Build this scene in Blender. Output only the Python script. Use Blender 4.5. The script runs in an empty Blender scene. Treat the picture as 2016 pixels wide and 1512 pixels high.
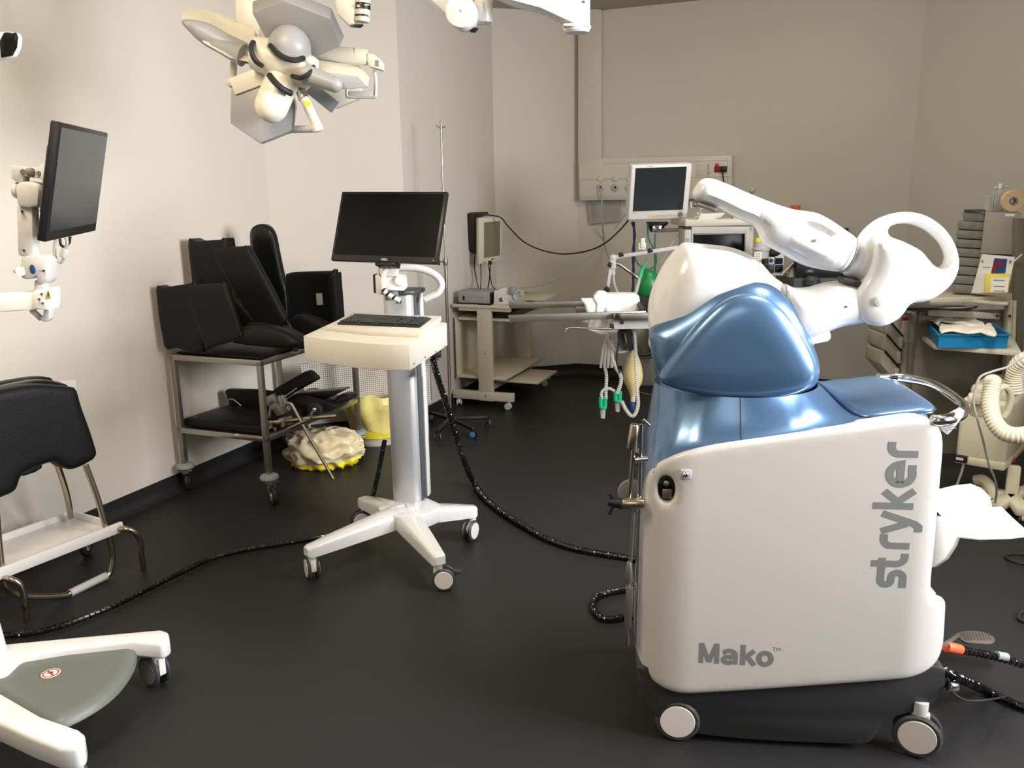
import bpy, bmesh, math, random
import numpy as np
from mathutils import Matrix, Vector
from mathutils.geometry import delaunay_2d_cdt
random.seed(7)
S = bpy.context.scene
COL = S.collection
PI = math.pi

# ---------------------------------------------------------------- camera (solved from the room's vanishing points)
FPX, CX, CY, HC = 1640.0, 1008.0, 756.0, 1.6
_d = Vector((113, 7234, FPX)).normalized(); _up = -_d
_f = (Vector((0, 0, 1)) - _up * _up.z).normalized()
_r = _f.cross(_up)
if _r.x < 0: _r = -_r
R3 = Matrix((_r, _f, _up))                       # image axes (right, down, forward) -> room axes
cd = bpy.data.cameras.new('camera'); cam = bpy.data.objects.new('camera', cd); COL.objects.link(cam)
cd.sensor_width = 36; cd.lens = FPX / 2016 * 36; cd.clip_start = 0.05
cx = R3 @ Vector((1, 0, 0)); cy = R3 @ Vector((0, -1, 0)); cz = R3 @ Vector((0, 0, -1))
cam.matrix_world = Matrix(((cx.x, cy.x, cz.x, 0), (cx.y, cy.y, cz.y, 0), (cx.z, cy.z, cz.z, HC), (0, 0, 0, 1)))
S.camera = cam

# ---------------------------------------------------------------- world, lamps, exposure
w = bpy.data.worlds.new('world'); S.world = w; w.use_nodes = True
w.node_tree.nodes['Background'].inputs[0].default_value = (1.0, 0.93, 0.82, 1)
w.node_tree.nodes['Background'].inputs[1].default_value = 0.10
S.view_settings.view_transform = 'Standard'; S.view_settings.look = 'None'
S.view_settings.gamma = 1; S.view_settings.use_curve_mapping = False
S.view_settings.exposure = 0.0

def area(loc, target, sx, sy, power, col, spread=180):
    l = bpy.data.lights.new('area_light', 'AREA'); l.shape = 'RECTANGLE'; l.size = sx; l.size_y = sy
    l.energy = power; l.color = col; l.spread = math.radians(spread)
    o = bpy.data.objects.new('area_light', l); COL.objects.link(o); o.location = loc
    o.rotation_euler = (Vector(target) - Vector(loc)).to_track_quat('-Z', 'Y').to_euler()
    return o
area((3.35, 1.2, 2.05), (-1.6, 2.9, 1.5), 1.7, 1.5, 164, (0.97, 0.97, 1.0), 112)   # window daylight from the right
area((-1.3, 1.6, 2.98), (-1.7, 2.4, 0), 1.2, 0.5, 58, (1.0, 0.82, 0.60))        # ceiling panel, left
area((1.5, 2.5, 2.98), (1.45, 2.5, 0), 1.0, 0.5, 50, (1.0, 0.97, 0.92), 120)     # ceiling panel above the robot
area((1.5, 4.4, 2.98), (1.9, 7.0, 0.9), 1.0, 0.4, 24, (1.0, 0.93, 0.82))        # added fill lamp that lifts the back right wall, no fixture there
area((-0.2, -0.9, 2.6), (-0.5, 4.0, 0.8), 1.6, 0.9, 17, (1.0, 0.93, 0.84))      # added fill lamp behind the camera, aimed into the room

# ---------------------------------------------------------------- helpers
def ray(x, y): return R3 @ Vector(((x - CX) / FPX, (y - CY) / FPX, 1))
def Zp(x, y, z):                                   # point of the horizontal plane z seen at (x, y)
    v = ray(x, y); return Vector((0, 0, HC)) + v * ((z - HC) / v.z)
def Yp(x, y, Y):
    v = ray(x, y); return Vector((0, 0, HC)) + v * (Y / v.y)
class Pl:                                          # a vertical plane of the room; n counts towards the viewer
    def __init__(s, P, a):
        s.P = Vector((P[0], P[1], 0)); a = math.radians(a)
        s.U = Vector((math.cos(a), math.sin(a), 0)); s.N = Vector((math.sin(a), -math.cos(a), 0))
    def pt(s, x, y, n=0):
        v = ray(x, y); c = Vector((0, 0, HC)); t = (s.P + s.N * n - c).dot(s.N) / v.dot(s.N); return c + v * t
    def uv(s, x, y, n=0):
        p = s.pt(x, y, n); return ((p - s.P).dot(s.U), p.z)
    def uvs(s, pts, n=0): return [s.uv(a, b, n) for a, b in pts]
    def M(s, n=0):
        o = s.P + s.N * n; U, N = s.U, s.N
        return Matrix(((U.x, 0, N.x, o.x), (U.y, 0, N.y, o.y), (0, 1, 0, 0), (0, 0, 0, 1)))
    def W(s, u, v, n=0): return s.P + s.U * u + s.N * n + Vector((0, 0, v))
def quad(c, width):                                # a flat rectangle seen at four corners (tl tr br bl): its true place and frame
    r = [np.array(ray(*p)) for p in c]; A = np.array([r[0], -r[1], r[2], -r[3]]).T
    t = np.linalg.svd(A)[2][-1]; t = t * np.sign(t[0]); P = [Vector(a * b) for a, b in zip(r, t)]
    k = width / (P[1] - P[0]).length; P = [p * k + Vector((0, 0, HC)) for p in P]
    c0 = sum(P, Vector()) / 4; X = ((P[1] - P[0]) + (P[2] - P[3])).normalized(); Y_ = (P[0] - P[3]) + (P[1] - P[2]); h = Y_.length / 2
    Y_ = (Y_ - X * Y_.dot(X)).normalized(); Zv = X.cross(Y_)
    return Matrix(((X.x, Y_.x, Zv.x, c0.x), (X.y, Y_.y, Zv.y, c0.y), (X.z, Y_.z, Zv.z, c0.z), (0, 0, 0, 1))), width, h
def FP(Y): return Pl((0, Y), 0)
def T(v): return Matrix.Translation(Vector(v))
def Rz(a): return Matrix.Rotation(math.radians(a), 4, 'Z')
def Rx(a): return Matrix.Rotation(math.radians(a), 4, 'X')
def Ry(a): return Matrix.Rotation(math.radians(a), 4, 'Y')

def sl(c): return c / 12.92 if c <= .04045 else ((c + .055) / 1.055) ** 2.4
MATS = {}
def mat(name, rgb, rough=.5, metal=0, bump=0, scale=60, coat=0, trans=0, alpha=1, var=.04, ior=1.45, spec=.5, stretch=None):
    m = bpy.data.materials.new(name); m.use_nodes = True; nt = m.node_tree; b = nt.nodes['Principled BSDF']
    c = [sl(v / 255) for v in rgb]
    tc = nt.nodes.new('ShaderNodeTexCoord'); no = nt.nodes.new('ShaderNodeTexNoise'); no.inputs['Scale'].default_value = scale
    no.inputs['Detail'].default_value = 3
    if stretch:
        mp = nt.nodes.new('ShaderNodeMapping'); mp.inputs['Scale'].default_value = stretch
        nt.links.new(tc.outputs['Object'], mp.inputs[0]); nt.links.new(mp.outputs[0], no.inputs['Vector'])
    else: nt.links.new(tc.outputs['Object'], no.inputs['Vector'])
    mx = nt.nodes.new('ShaderNodeMix'); mx.data_type = 'RGBA'
    mx.inputs[6].default_value = [v * (1 - var) for v in c] + [1]; mx.inputs[7].default_value = [min(1, v * (1 + var)) for v in c] + [1]
    nt.links.new(no.outputs['Fac'], mx.inputs[0]); nt.links.new(mx.outputs[2], b.inputs['Base Color'])
    b.inputs['Roughness'].default_value = rough; b.inputs['Metallic'].default_value = metal
    b.inputs['Coat Weight'].default_value = coat; b.inputs['Coat Roughness'].default_value = .12
    b.inputs['Transmission Weight'].default_value = trans; b.inputs['Alpha'].default_value = alpha
    b.inputs['IOR'].default_value = ior; b.inputs['Specular IOR Level'].default_value = spec
    if bump:
        bp = nt.nodes.new('ShaderNodeBump'); bp.inputs['Strength'].default_value = bump; bp.inputs['Distance'].default_value = .004
        nt.links.new(no.outputs['Fac'], bp.inputs['Height']); nt.links.new(bp.outputs[0], b.inputs['Normal'])
    MATS[name] = m; return m

def spl(pts, k=5, closed=True):
    P = [Vector(p) for p in pts]; n = len(P); out = []
    rng = n if closed else n - 1
    for i in range(rng):
        if closed: a, b, c, d = P[i - 1], P[i], P[(i + 1) % n], P[(i + 2) % n]
        else: a, b, c, d = P[max(i - 1, 0)], P[i], P[i + 1], P[min(i + 2, n - 1)]
        if (b - c).length < 1e-7: continue
        for j in range(k):
            t = j / k
            out.append(.5 * ((2 * b) + (c - a) * t + (2 * a - 5 * b + 4 * c - d) * t * t + (3 * b - a - 3 * c + d) * t ** 3))
    if not closed: out.append(P[-1])
    return out

def seg_dist(Q, A):                                 # distance of points Q to the closed polyline A
    B = np.roll(A, -1, 0); d = B - A; L = (d ** 2).sum(1) + 1e-12
    best = np.full(len(Q), 1e9)
    for i in range(len(A)):
        t = np.clip(((Q - A[i]) @ d[i]) / L[i], 0, 1); p = A[i] + t[:, None] * d[i]
        best = np.minimum(best, np.hypot(*(Q - p).T))
    return best
def soft_dist(Q, loops, d, sp):                     # smooth inner distance (no medial ridges)
    P = []; W_ = []
    for L in loops:
        N_ = np.roll(L, -1, 0); m = np.maximum(1, (np.hypot(*(N_ - L).T) / sp).astype(int))
        for a, b_, k in zip(L, N_, m):
            t = (np.arange(k) + .5) / k; P.append(a + (b_ - a) * t[:, None]); W_.append(np.full(k, np.hypot(*(b_ - a)) / k))
    P = np.concatenate(P); W_ = np.concatenate(W_); out = np.zeros(len(Q))
    for i in range(0, len(Q), 400):
        q = Q[i:i + 400]; r2 = ((q[:, None] - P[None]) ** 2).sum(2) + 1e-12
        out[i:i + 400] = ((W_ / r2 ** 2).sum(1) * 2 / PI) ** (-1 / 3)
    k = np.clip(d / (sp * 2) - .5, 0, 1)
    return np.minimum(out, d * 1.0) * k + d * (1 - k)
def even(L, h):                                     # even spacing round a closed loop
    D = np.hypot(*(np.roll(L, -1, 0) - L).T); c = np.concatenate([[0], np.cumsum(D)]); n = max(12, int(c[-1] / h))
    t = np.arange(n) / n * c[-1]; E_ = np.vstack([L, L[:1]]); return np.stack([np.interp(t, c, E_[:, 0]), np.interp(t, c, E_[:, 1])], 1)
def inside(Q, A):
    r = np.zeros(len(Q), bool); B = np.roll(A, -1, 0)
    for (x0, y0), (x1, y1) in zip(A, B):
        if y0 == y1: continue
        c = ((y0 > Q[:, 1]) != (y1 > Q[:, 1])) & (Q[:, 0] < (x1 - x0) * (Q[:, 1] - y0) / (y1 - y0) + x0)
        r ^= c
    return r

class MB:
    def __init__(s, M=None): s.v = []; s.f = []; s.M = M or Matrix.Identity(4); s.sm = []
    def add(s, vs, fs, M=None, smooth=False):
        m = s.M @ M if M is not None else s.M
        o = len(s.v); s.v += [m @ Vector(v) for v in vs]; s.f += [tuple(i + o for i in f) for f in fs]; s.sm += [smooth] * len(fs); return s
    def box(s, c, d, bev=0, M=None, seg=2):
        x, y, z = d[0] / 2, d[1] / 2, d[2] / 2
        vs = [(c[0] + a * x, c[1] + b * y, c[2] + e * z) for a in (-1, 1) for b in (-1, 1) for e in (-1, 1)]
        fs = [(0, 1, 3, 2), (4, 6, 7, 5), (0, 4, 5, 1), (2, 3, 7, 6), (0, 2, 6, 4), (1, 5, 7, 3)]
        return s.solid(vs, fs, bev, M, seg)
    def solid(s, vs, fs, bev=0, M=None, seg=2):
        if not bev: return s.add(vs, fs, M)
        b = bmesh.new(); V = [b.verts.new(v) for v in vs]
        for f in fs: b.faces.new([V[i] for i in f])
        b.normal_update()
        es = [e for e in b.edges if len(e.link_faces) == 2 and e.link_faces[0].normal.angle(e.link_faces[1].normal, 0) > .5]
        bmesh.ops.bevel(b, geom=es, offset=bev, segments=seg, profile=.5, affect='EDGES', clamp_overlap=True)
        b.verts.index_update()
        r = s.add([v.co.copy() for v in b.verts], [[v.index for v in f.verts] for f in b.faces], M, True); b.free(); return r
    def prism(s, poly, z0, z1, bev=0, M=None, seg=2):       # poly in local xy, extruded along local z
        n = len(poly); a = sum(poly[i][0] * poly[(i + 1) % n][1] - poly[(i + 1) % n][0] * poly[i][1] for i in range(n))
        if a < 0: poly = list(poly)[::-1]
        vs = [(p[0], p[1], z0) for p in poly] + [(p[0], p[1], z1) for p in poly]
        fs = [tuple(range(n - 1, -1, -1)), tuple(range(n, 2 * n))] + [(i, (i + 1) % n, n + (i + 1) % n, n + i) for i in range(n)]
        return s.solid(vs, fs, bev, M, seg)
    def cyl(s, a, b, r, r2=None, seg=24, cap=True, bev=0):
        a, b = Vector(a), Vector(b); r2 = r if r2 is None else r2; L = (b - a).length
        prof = [(0, 0), (r, 0), (r2, L), (0, L)] if cap else [(r, 0), (r2, L)]
        if bev: prof = [(0, 0), (r - bev, 0), (r - bev * .3, bev * .3), (r, bev), (r2, L - bev), (r2 - bev * .3, L - bev * .3), (r2 - bev, L), (0, L)]
        q = (b - a).normalized().to_track_quat('Z', 'Y').to_matrix().to_4x4()
        return s.lathe(prof, T(a) @ q, seg)
    def lathe(s, prof, M=None, seg=28, smooth=True):
        vs = []; fs = []; ring = []
        for r, z in prof:
            if r < 1e-6: ring.append([len(vs)]); vs.append((0, 0, z))
            else:
                ring.append(list(range(len(vs), len(vs) + seg)))
                vs += [(r * math.cos(2 * PI * i / seg), r * math.sin(2 * PI * i / seg), z) for i in range(seg)]
        for A, B in zip(ring, ring[1:]):
            for i in range(seg):
                j = (i + 1) % seg
                if len(A) == 1 and len(B) == 1: break
                if len(A) == 1: fs.append((A[0], B[j], B[i]))
                elif len(B) == 1: fs.append((A[i], A[j], B[0]))
                else: fs.append((A[i], A[j], B[j], B[i]))
        return s.add(vs, fs, M, smooth)
    def sph(s, c, r, sx=1, sy=1, sz=1, seg=20, M=None):
        k = 10; prof = [(r * math.sin(PI * i / k), -r * math.cos(PI * i / k)) for i in range(k + 1)]
        m = T(c) @ Matrix.Diagonal((sx, sy, sz, 1))
        return s.lathe(prof, (M @ m) if M is not None else m, seg)
    def tube(s, pts, r, seg=12, closed=False, k=6, smooth=True, sq=1, cap=True):
        P = spl(pts, k, closed) if smooth else [Vector(p) for p in pts]
        n = len(P); rr = r if callable(r) else (lambda t: r)
        tang = [((P[(i + 1) % n] if closed or i < n - 1 else P[i]) - (P[i - 1] if closed or i > 0 else P[i])).normalized() for i in range(n)]
        nor = tang[0].orthogonal().normalized(); vs = []; fs = []
        for i in range(n):
            t = tang[i]; nor = (nor - t * nor.dot(t)).normalized(); bi = t.cross(nor); q = rr(i / max(1, n - 1))
            vs += [P[i] + nor * math.cos(2 * PI * j / seg) * q + bi * math.sin(2 * PI * j / seg) * q * sq for j in range(seg)]
        for i in range(n if closed else n - 1):
            a, b = i * seg, ((i + 1) % n) * seg
            fs += [(a + j, a + (j + 1) % seg, b + (j + 1) % seg, b + j) for j in range(seg)]
        if not closed and cap: fs += [tuple(range(seg - 1, -1, -1)), tuple(range((n - 1) * seg, n * seg))]
        return s.add(vs, fs, None, True)
    def bar(s, a, b, w, h, bev=0, up=(0, 0, 1)):               # box section bar from a to b
        a, b = Vector(a), Vector(b); d = b - a; L = d.length; z = d.normalized(); u = Vector(up)
        x = u.cross(z)
        if x.length < 1e-4: x = Vector((1, 0, 0)).cross(z)
        x.normalize(); y = z.cross(x)
        M = Matrix(((x.x, y.x, z.x, a.x), (x.y, y.y, z.y, a.y), (x.z, y.z, z.z, a.z), (0, 0, 0, 1)))
        return s.box((0, 0, L / 2), (w, h, L), bev, M)
    def inflate(s, poly, R, Tf, Tb=None, slab=0, M=None, h=None, holes=(), hf=None, sm=0, hb=None, os=6):
        Tb = Tf if Tb is None else Tb
        loops = [np.array([(p[0], p[1]) for p in poly])] + [np.array([(p[0], p[1]) for p in q]) for q in holes]
        for i, L in enumerate(loops):                       # outer ccw, holes cw, even spacing
            a = (L[:, 0] * np.roll(L[:, 1], -1) - np.roll(L[:, 0], -1) * L[:, 1]).sum()
            if (a < 0) == (i == 0): loops[i] = L[::-1].copy()
        lo, hi = loops[0].min(0), loops[0].max(0)
        h = h or max((hi - lo).max() / 30, .004)
        for i, L in enumerate(loops):
            if os:
                L = even(L, h * .8)
                for _ in range(os): L = L + .25 * (np.roll(L, 1, 0) + np.roll(L, -1, 0) - 2 * L) * 1.0; L = L - .26 * .5 * (np.roll(L, 1, 0) + np.roll(L, -1, 0) - 2 * L)
                loops[i] = L
            else:
                out = []
                for p, q in zip(L, np.roll(L, -1, 0)):
                    m = max(1, int(np.hypot(*(q - p)) / (h * 1.3)))
                    out += [p + (q - p) * j / m for j in range(m)]
                loops[i] = np.array(out)
        dist = lambda Q: np.min([seg_dist(Q, L) for L in loops], 0)
        def isin(Q):
            r = inside(Q, loops[0])
            for L in loops[1:]: r &= ~inside(Q, L)
            return r
        pts = []
        last = 0
        for th in (12, 26, 42, 60, 78):
            d = R * (1 - math.cos(math.radians(th)))
            if d < h * .06: continue
            for L in loops:
                t = np.roll(L, -1, 0) - np.roll(L, 1, 0); t /= np.hypot(*t.T)[:, None] + 1e-9
                Q = L + np.stack([-t[:, 1], t[:, 0]], 1) * d
                ok = isin(Q) & (dist(Q) > d * .97); pts.append(Q[ok])
            last = d
        gx = np.arange(lo[0], hi[0], h); gy = np.arange(lo[1], hi[1], h * .866)
        G = np.array([(x + (h / 2 if j % 2 else 0), y) for j, y in enumerate(gy) for x in gx])
        if len(G):
            ok = isin(G); G = G[ok]
            if len(G): G = G[dist(G) > last + h * .35]; pts.append(G)
        B = np.concatenate(loops); nb = len(B)
        A = np.concatenate([B] + pts) if pts else B
        ed = []; o = 0
        for L in loops:
            ed += [(o + i, o + (i + 1) % len(L)) for i in range(len(L))]; o += len(L)
        V, E, F, ov, _, _ = delaunay_2d_cdt([Vector(p) for p in A], ed, [], 0, 1e-6)
        V = np.array([(p.x, p.y) for p in V]); F = [f for f in F if len(f) == 3]
        cen = np.array([V[list(f)].mean(0) for f in F]); keep = isin(cen); F = [f for f, k in zip(F, keep) if k]
        bd = set(i for i, o_ in enumerate(ov) if any(q < nb for q in o_))
        d = dist(V); d[list(bd)] = 0; d = soft_dist(V, loops, d, max(h * .3, .0012)); d[list(bd)] = 0
        pr = np.sqrt(np.clip(1 - (1 - np.clip(d / R, 0, 1)) ** 2, 0, 1))
        if sm:
            nbs = [set() for _ in V]
            for f in F:
                for a, b in ((0, 1), (1, 2), (2, 0)): nbs[f[a]].add(f[b]); nbs[f[b]].add(f[a])
            for _ in range(sm):
                q = pr.copy()
                for i in range(len(V)):
                    if i not in bd and nbs[i]: q[i] = .5 * pr[i] + .5 * np.mean([pr[j] for j in nbs[i]])
                pr = q
        zf = pr * Tf + slab / 2; zb = -pr * Tb - slab / 2
        if hf:
            for i in range(len(V)): zf[i] = hf(V[i][0], V[i][1], d[i], zf[i])
        if hb:
            for i in range(len(V)): zb[i] = hb(V[i][0], V[i][1], d[i], zb[i])
        n = len(V); vs = [(V[i][0], V[i][1], zf[i]) for i in range(n)]; fs = []
        for f in F:
            a, b, c = V[f[0]], V[f[1]], V[f[2]]
            cr = (b[0] - a[0]) * (c[1] - a[1]) - (b[1] - a[1]) * (c[0] - a[0])
            fs.append(tuple(f) if cr > 0 else tuple(f)[::-1])
        bi = {}
        for i in range(n):
            if i in bd and not slab and not hf and not hb: bi[i] = i
            else: bi[i] = len(vs); vs.append((V[i][0], V[i][1], zb[i]))
        back = [tuple(bi[i] for i in f[::-1]) for f in fs]
        if slab or hf or hb:
            cnt = {}
            for f in fs:
                for a, b in ((f[0], f[1]), (f[1], f[2]), (f[2], f[0])): cnt[(a, b)] = 1
            side = [(b, a, bi[a], bi[b]) for (a, b) in cnt if (b, a) not in cnt]
        else: side = []
        return s.add(vs, fs + back + side, M, True)

def link(o, parent=None):
    COL.objects.link(o)
    if parent is not None: o.parent = parent
    return o
def wm(o):                                           # world matrix without depsgraph
    m = o.matrix_basis.copy()
    while o.parent is not None: o = o.parent; m = o.matrix_basis @ m
    return m
def thing(name, label, cat, loc=(0, 0, 0), rz=0, group=None):
    o = bpy.data.objects.new(name, None); o.empty_display_size = .05; o.location = loc; o.rotation_euler = (0, 0, math.radians(rz))
    o['label'] = label; o['category'] = cat
    if group: o['group'] = group
    return link(o)
def part(name, mb, m, parent=None, label=None, ang=35, loc=None):
    me = bpy.data.meshes.new(name); V = mb.v
    if parent is None:
        c = Vector(loc) if loc is not None else Vector((sum(v.x for v in V) / len(V), sum(v.y for v in V) / len(V), min(v.z for v in V)))
        V = [v - c for v in V]
    else:
        inv = wm(parent).inverted(); V = [inv @ v for v in V]
    me.from_pydata([tuple(v) for v in V], [], mb.f)
    me.polygons.foreach_set('use_smooth', mb.sm); me.update()
    if any(mb.sm): me.set_sharp_from_angle(angle=math.radians(ang))
    me.materials.append(MATS[m] if isinstance(m, str) else m)
    o = bpy.data.objects.new(name, me)
    if parent is None: o.location = c
    if label: o['label'] = label
    return link(o, parent)
def tag(o, label, cat, group=None):
    o['label'] = label; o['category'] = cat
    if group: o['group'] = group
    return o
def struct(name, mb, m):
    o = part(name, mb, m, None, loc=(0, 0, 0)); o['kind'] = 'structure'; return o
def text(name, s, M, size, m, parent, bold=0, ext=.0006, align='LEFT', sx=1):
    cu = bpy.data.curves.new(name, 'FONT'); cu.body = s; cu.size = size; cu.offset = bold; cu.extrude = ext; cu.align_x = align
    t = bpy.data.objects.new(name, cu); COL.objects.link(t)
    me = bpy.data.meshes.new_from_object(t.evaluated_get(bpy.context.evaluated_depsgraph_get()))
    bpy.data.objects.remove(t); bpy.data.curves.remove(cu)
    me.transform(M @ Matrix.Diagonal((sx, 1, 1, 1)))
    if parent is not None: me.transform(wm(parent).inverted())
    me.materials.clear(); me.materials.append(MATS[m]); o = bpy.data.objects.new(name, me); return link(o, parent)
def ctree(o, parent=None):
    c = o.copy(); COL.objects.link(c); c.parent = parent
    for ch in [k for k in bpy.data.objects if k.parent == o]: ctree(ch, c)
    return c

# ---------------------------------------------------------------- materials
mat('wall_paint', (205, 199, 188), .55, bump=.12, scale=220, var=.012)
mat('ceiling_paint', (176, 172, 160), .8, bump=.1, scale=90, var=.02)
mat('vinyl_floor', (37, 37, 38), .33, bump=.35, scale=420, var=.25, spec=.35)
mat('white_plastic', (222, 220, 216), .32, var=.01, coat=.15)
mat('white_gloss', (222, 222, 220), .24, var=.008, coat=.5)
mat('panel_white', (200, 196, 191), .3, var=.01, coat=.25)
mat('warm_white', (211, 205, 192), .38, var=.015)
mat('white_metal', (232, 230, 224), .35, var=.015)
mat('beige_metal', (196, 189, 168), .42, var=.02)
mat('beige_plastic', (206, 198, 170), .45, var=.02)
mat('laminate', (200, 192, 170), .5, var=.02, bump=.05)
mat('steel', (176, 172, 164), .3, metal=1, var=.06, scale=30, stretch=(1, 1, 40))
mat('dull_steel', (150, 146, 138), .42, metal=.9, var=.08)
mat('chrome', (220, 220, 220), .1, metal=1, var=.02)
mat('brass_steel', (178, 168, 146), .24, metal=1, var=.05)
mat('alu', (204, 206, 208), .42, metal=.5, var=.03, stretch=(1, 1, 20))
mat('grey_lamp', (150, 151, 151), .42, var=.02)
mat('lamp_cream', (212, 207, 190), .4, var=.02)
mat('black_plastic', (22, 22, 23), .4, var=.1)
mat('black_gloss', (12, 12, 13), .16, var=.1, coat=.3)
mat('black_cushion', (14, 15, 16), .5, bump=.25, scale=160, var=.2, spec=.32)
mat('black_shiny_cushion', (13, 14, 15), .28, bump=.3, scale=24, var=.2)
mat('black_rubber', (28, 28, 29), .65, var=.15)
mat('screen_dark', (10, 12, 13), .28, var=.05, spec=.2)
mat('screen_grey', (42, 46, 50), .2, var=.05)
mat('screen_olive', (112, 106, 90), .3, var=.04)
mat('dark_grey', (62, 64, 66), .45, var=.06)
mat('skirt_grey', (50, 51, 52), .42, var=.05)
mat('mid_grey', (118, 121, 122), .5, var=.04)
mat('letter_grey', (122, 124, 124), .5, var=.02)
mat('cover_grey', (98, 104, 98), .45, var=.05, bump=.1, scale=300)
mat('slot_grey', (80, 84, 88), .4, var=.04)
mat('light_grey', (190, 188, 184), .45, var=.03)
mat('hub_white', (222, 216, 212), .35, var=.01)
mat('blue_paint', (88, 120, 156), .3, metal=.6, var=.03, scale=700, coat=.35)
mat('seam_dark', (20, 26, 34), .6)
mat('sticker_white', (236, 232, 222), .5, var=.01)
mat('red', (196, 38, 40), .4); mat('dark_red', (140, 20, 30), .4); mat('orange', (236, 96, 52), .5)
mat('yellow', (232, 208, 40), .5, var=.06); mat('yellow_plastic', (226, 210, 90), .45, var=.06)
mat('bag_yellow', (232, 214, 50), .35, bump=.5, scale=18, var=.12)
mat('bag_cream', (208, 194, 158), .3, bump=.5, scale=9, var=.14)
mat('bin_yellow', (228, 214, 130), .4, bump=.8, scale=14, var=.12)
mat('sheet', (240, 240, 240), .8, bump=.15, scale=20, var=.01)
mat('cloth', (222, 212, 196), .85, bump=.4, scale=30, var=.04)
mat('blue_tray', (20, 120, 168), .35, var=.06); mat('blue_wheel', (60, 150, 215), .4); mat('blue_bin', (34, 40, 66), .5)
mat('green_plastic', (30, 170, 120), .25, var=.08, alpha=.92); mat('green_balloon', (20, 120, 60), .35, var=.1)
mat('green_cable', (40, 110, 90), .5)
mat('clear_tube', (205, 205, 198), .2, alpha=.62, var=.05); mat('clear_plastic', (214, 214, 210), .12, alpha=.42, var=.05)
mat('bag_latex', (220, 200, 140), .35, var=.08, alpha=.95)
mat('paper', (226, 222, 212), .7, var=.02); mat('print_grey', (150, 150, 152), .7, var=.1)
mat('box_grey', (160, 154, 142), .6, var=.02); mat('tray_stack', (128, 128, 116), .5, bump=.6, scale=40, var=.3)
mat('poster', (172, 168, 158), .3, var=.03, alpha=.9)
mat('grey_box', (150, 152, 152), .5, var=.05); mat('printed_blue', (30, 60, 110), .5)
mat('hose_beige', (222, 212, 188), .5, var=.04); mat('cable_grey', (165, 165, 160), .45)
mat('tape_beige', (222, 190, 150), .6); mat('bumper_grey', (142, 152, 152), .55, var=.05)
mat('grip_grey', (192, 192, 188), .5)
# floor sheen breaks up with large faint wear
def _floor():
    m = MATS['vinyl_floor']; nt = m.node_tree; b = nt.nodes['Principled BSDF']
    n = nt.nodes.new('ShaderNodeTexNoise'); n.inputs['Scale'].default_value = 1.3; n.inputs['Detail'].default_value = 4
    tc = nt.nodes['Texture Coordinate']; nt.links.new(tc.outputs['Object'], n.inputs['Vector'])
    r = nt.nodes.new('ShaderNodeMapRange'); r.inputs[3].default_value = .34; r.inputs[4].default_value = .46
    nt.links.new(n.outputs['Fac'], r.inputs[0]); nt.links.new(r.outputs[0], b.inputs['Roughness'])
_floor()
def perforated():
    m = bpy.data.materials.new('perforated'); m.use_nodes = True; nt = m.node_tree; b = nt.nodes['Principled BSDF']
    tc = nt.nodes.new('ShaderNodeTexCoord'); v = nt.nodes.new('ShaderNodeTexVoronoi'); v.inputs['Scale'].default_value = 75; v.inputs['Randomness'].default_value = 0
    nt.links.new(tc.outputs['Object'], v.inputs['Vector'])
    rp = nt.nodes.new('ShaderNodeValToRGB'); rp.color_ramp.elements[0].position = .28; rp.color_ramp.elements[1].position = .34
    rp.color_ramp.elements[0].color = (.09, .085, .07, 1); rp.color_ramp.elements[1].color = (.6, .56, .48, 1)
    nt.links.new(v.outputs['Distance'], rp.inputs[0]); nt.links.new(rp.outputs[0], b.inputs['Base Color']); b.inputs['Roughness'].default_value = .5
    MATS['perforated'] = m
perforated()

def pbox(b, x0, y0, x1, y1, pl, depth, n=0, bev=0):    # upright box whose front face fills a rectangle of plane pl
    u0, v0 = pl.uv(x0, (y0 + y1) / 2, n)[0], pl.uv((x0 + x1) / 2, y0, n)[1]; u1, v1 = pl.uv(x1, (y0 + y1) / 2, n)[0], pl.uv((x0 + x1) / 2, y1, n)[1]
    return b.box(((u0 + u1) / 2, (v0 + v1) / 2, n - depth / 2), (abs(u1 - u0), abs(v0 - v1), depth), bev, pl.M())
def ppoly(b, pts, pl, depth, n=0, bev=0, k=0):
    q = [Vector(p) for p in pl.uvs(pts, n)]
    return b.prism(spl(q, k) if k else q, n - depth, n, bev, pl.M())
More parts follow.
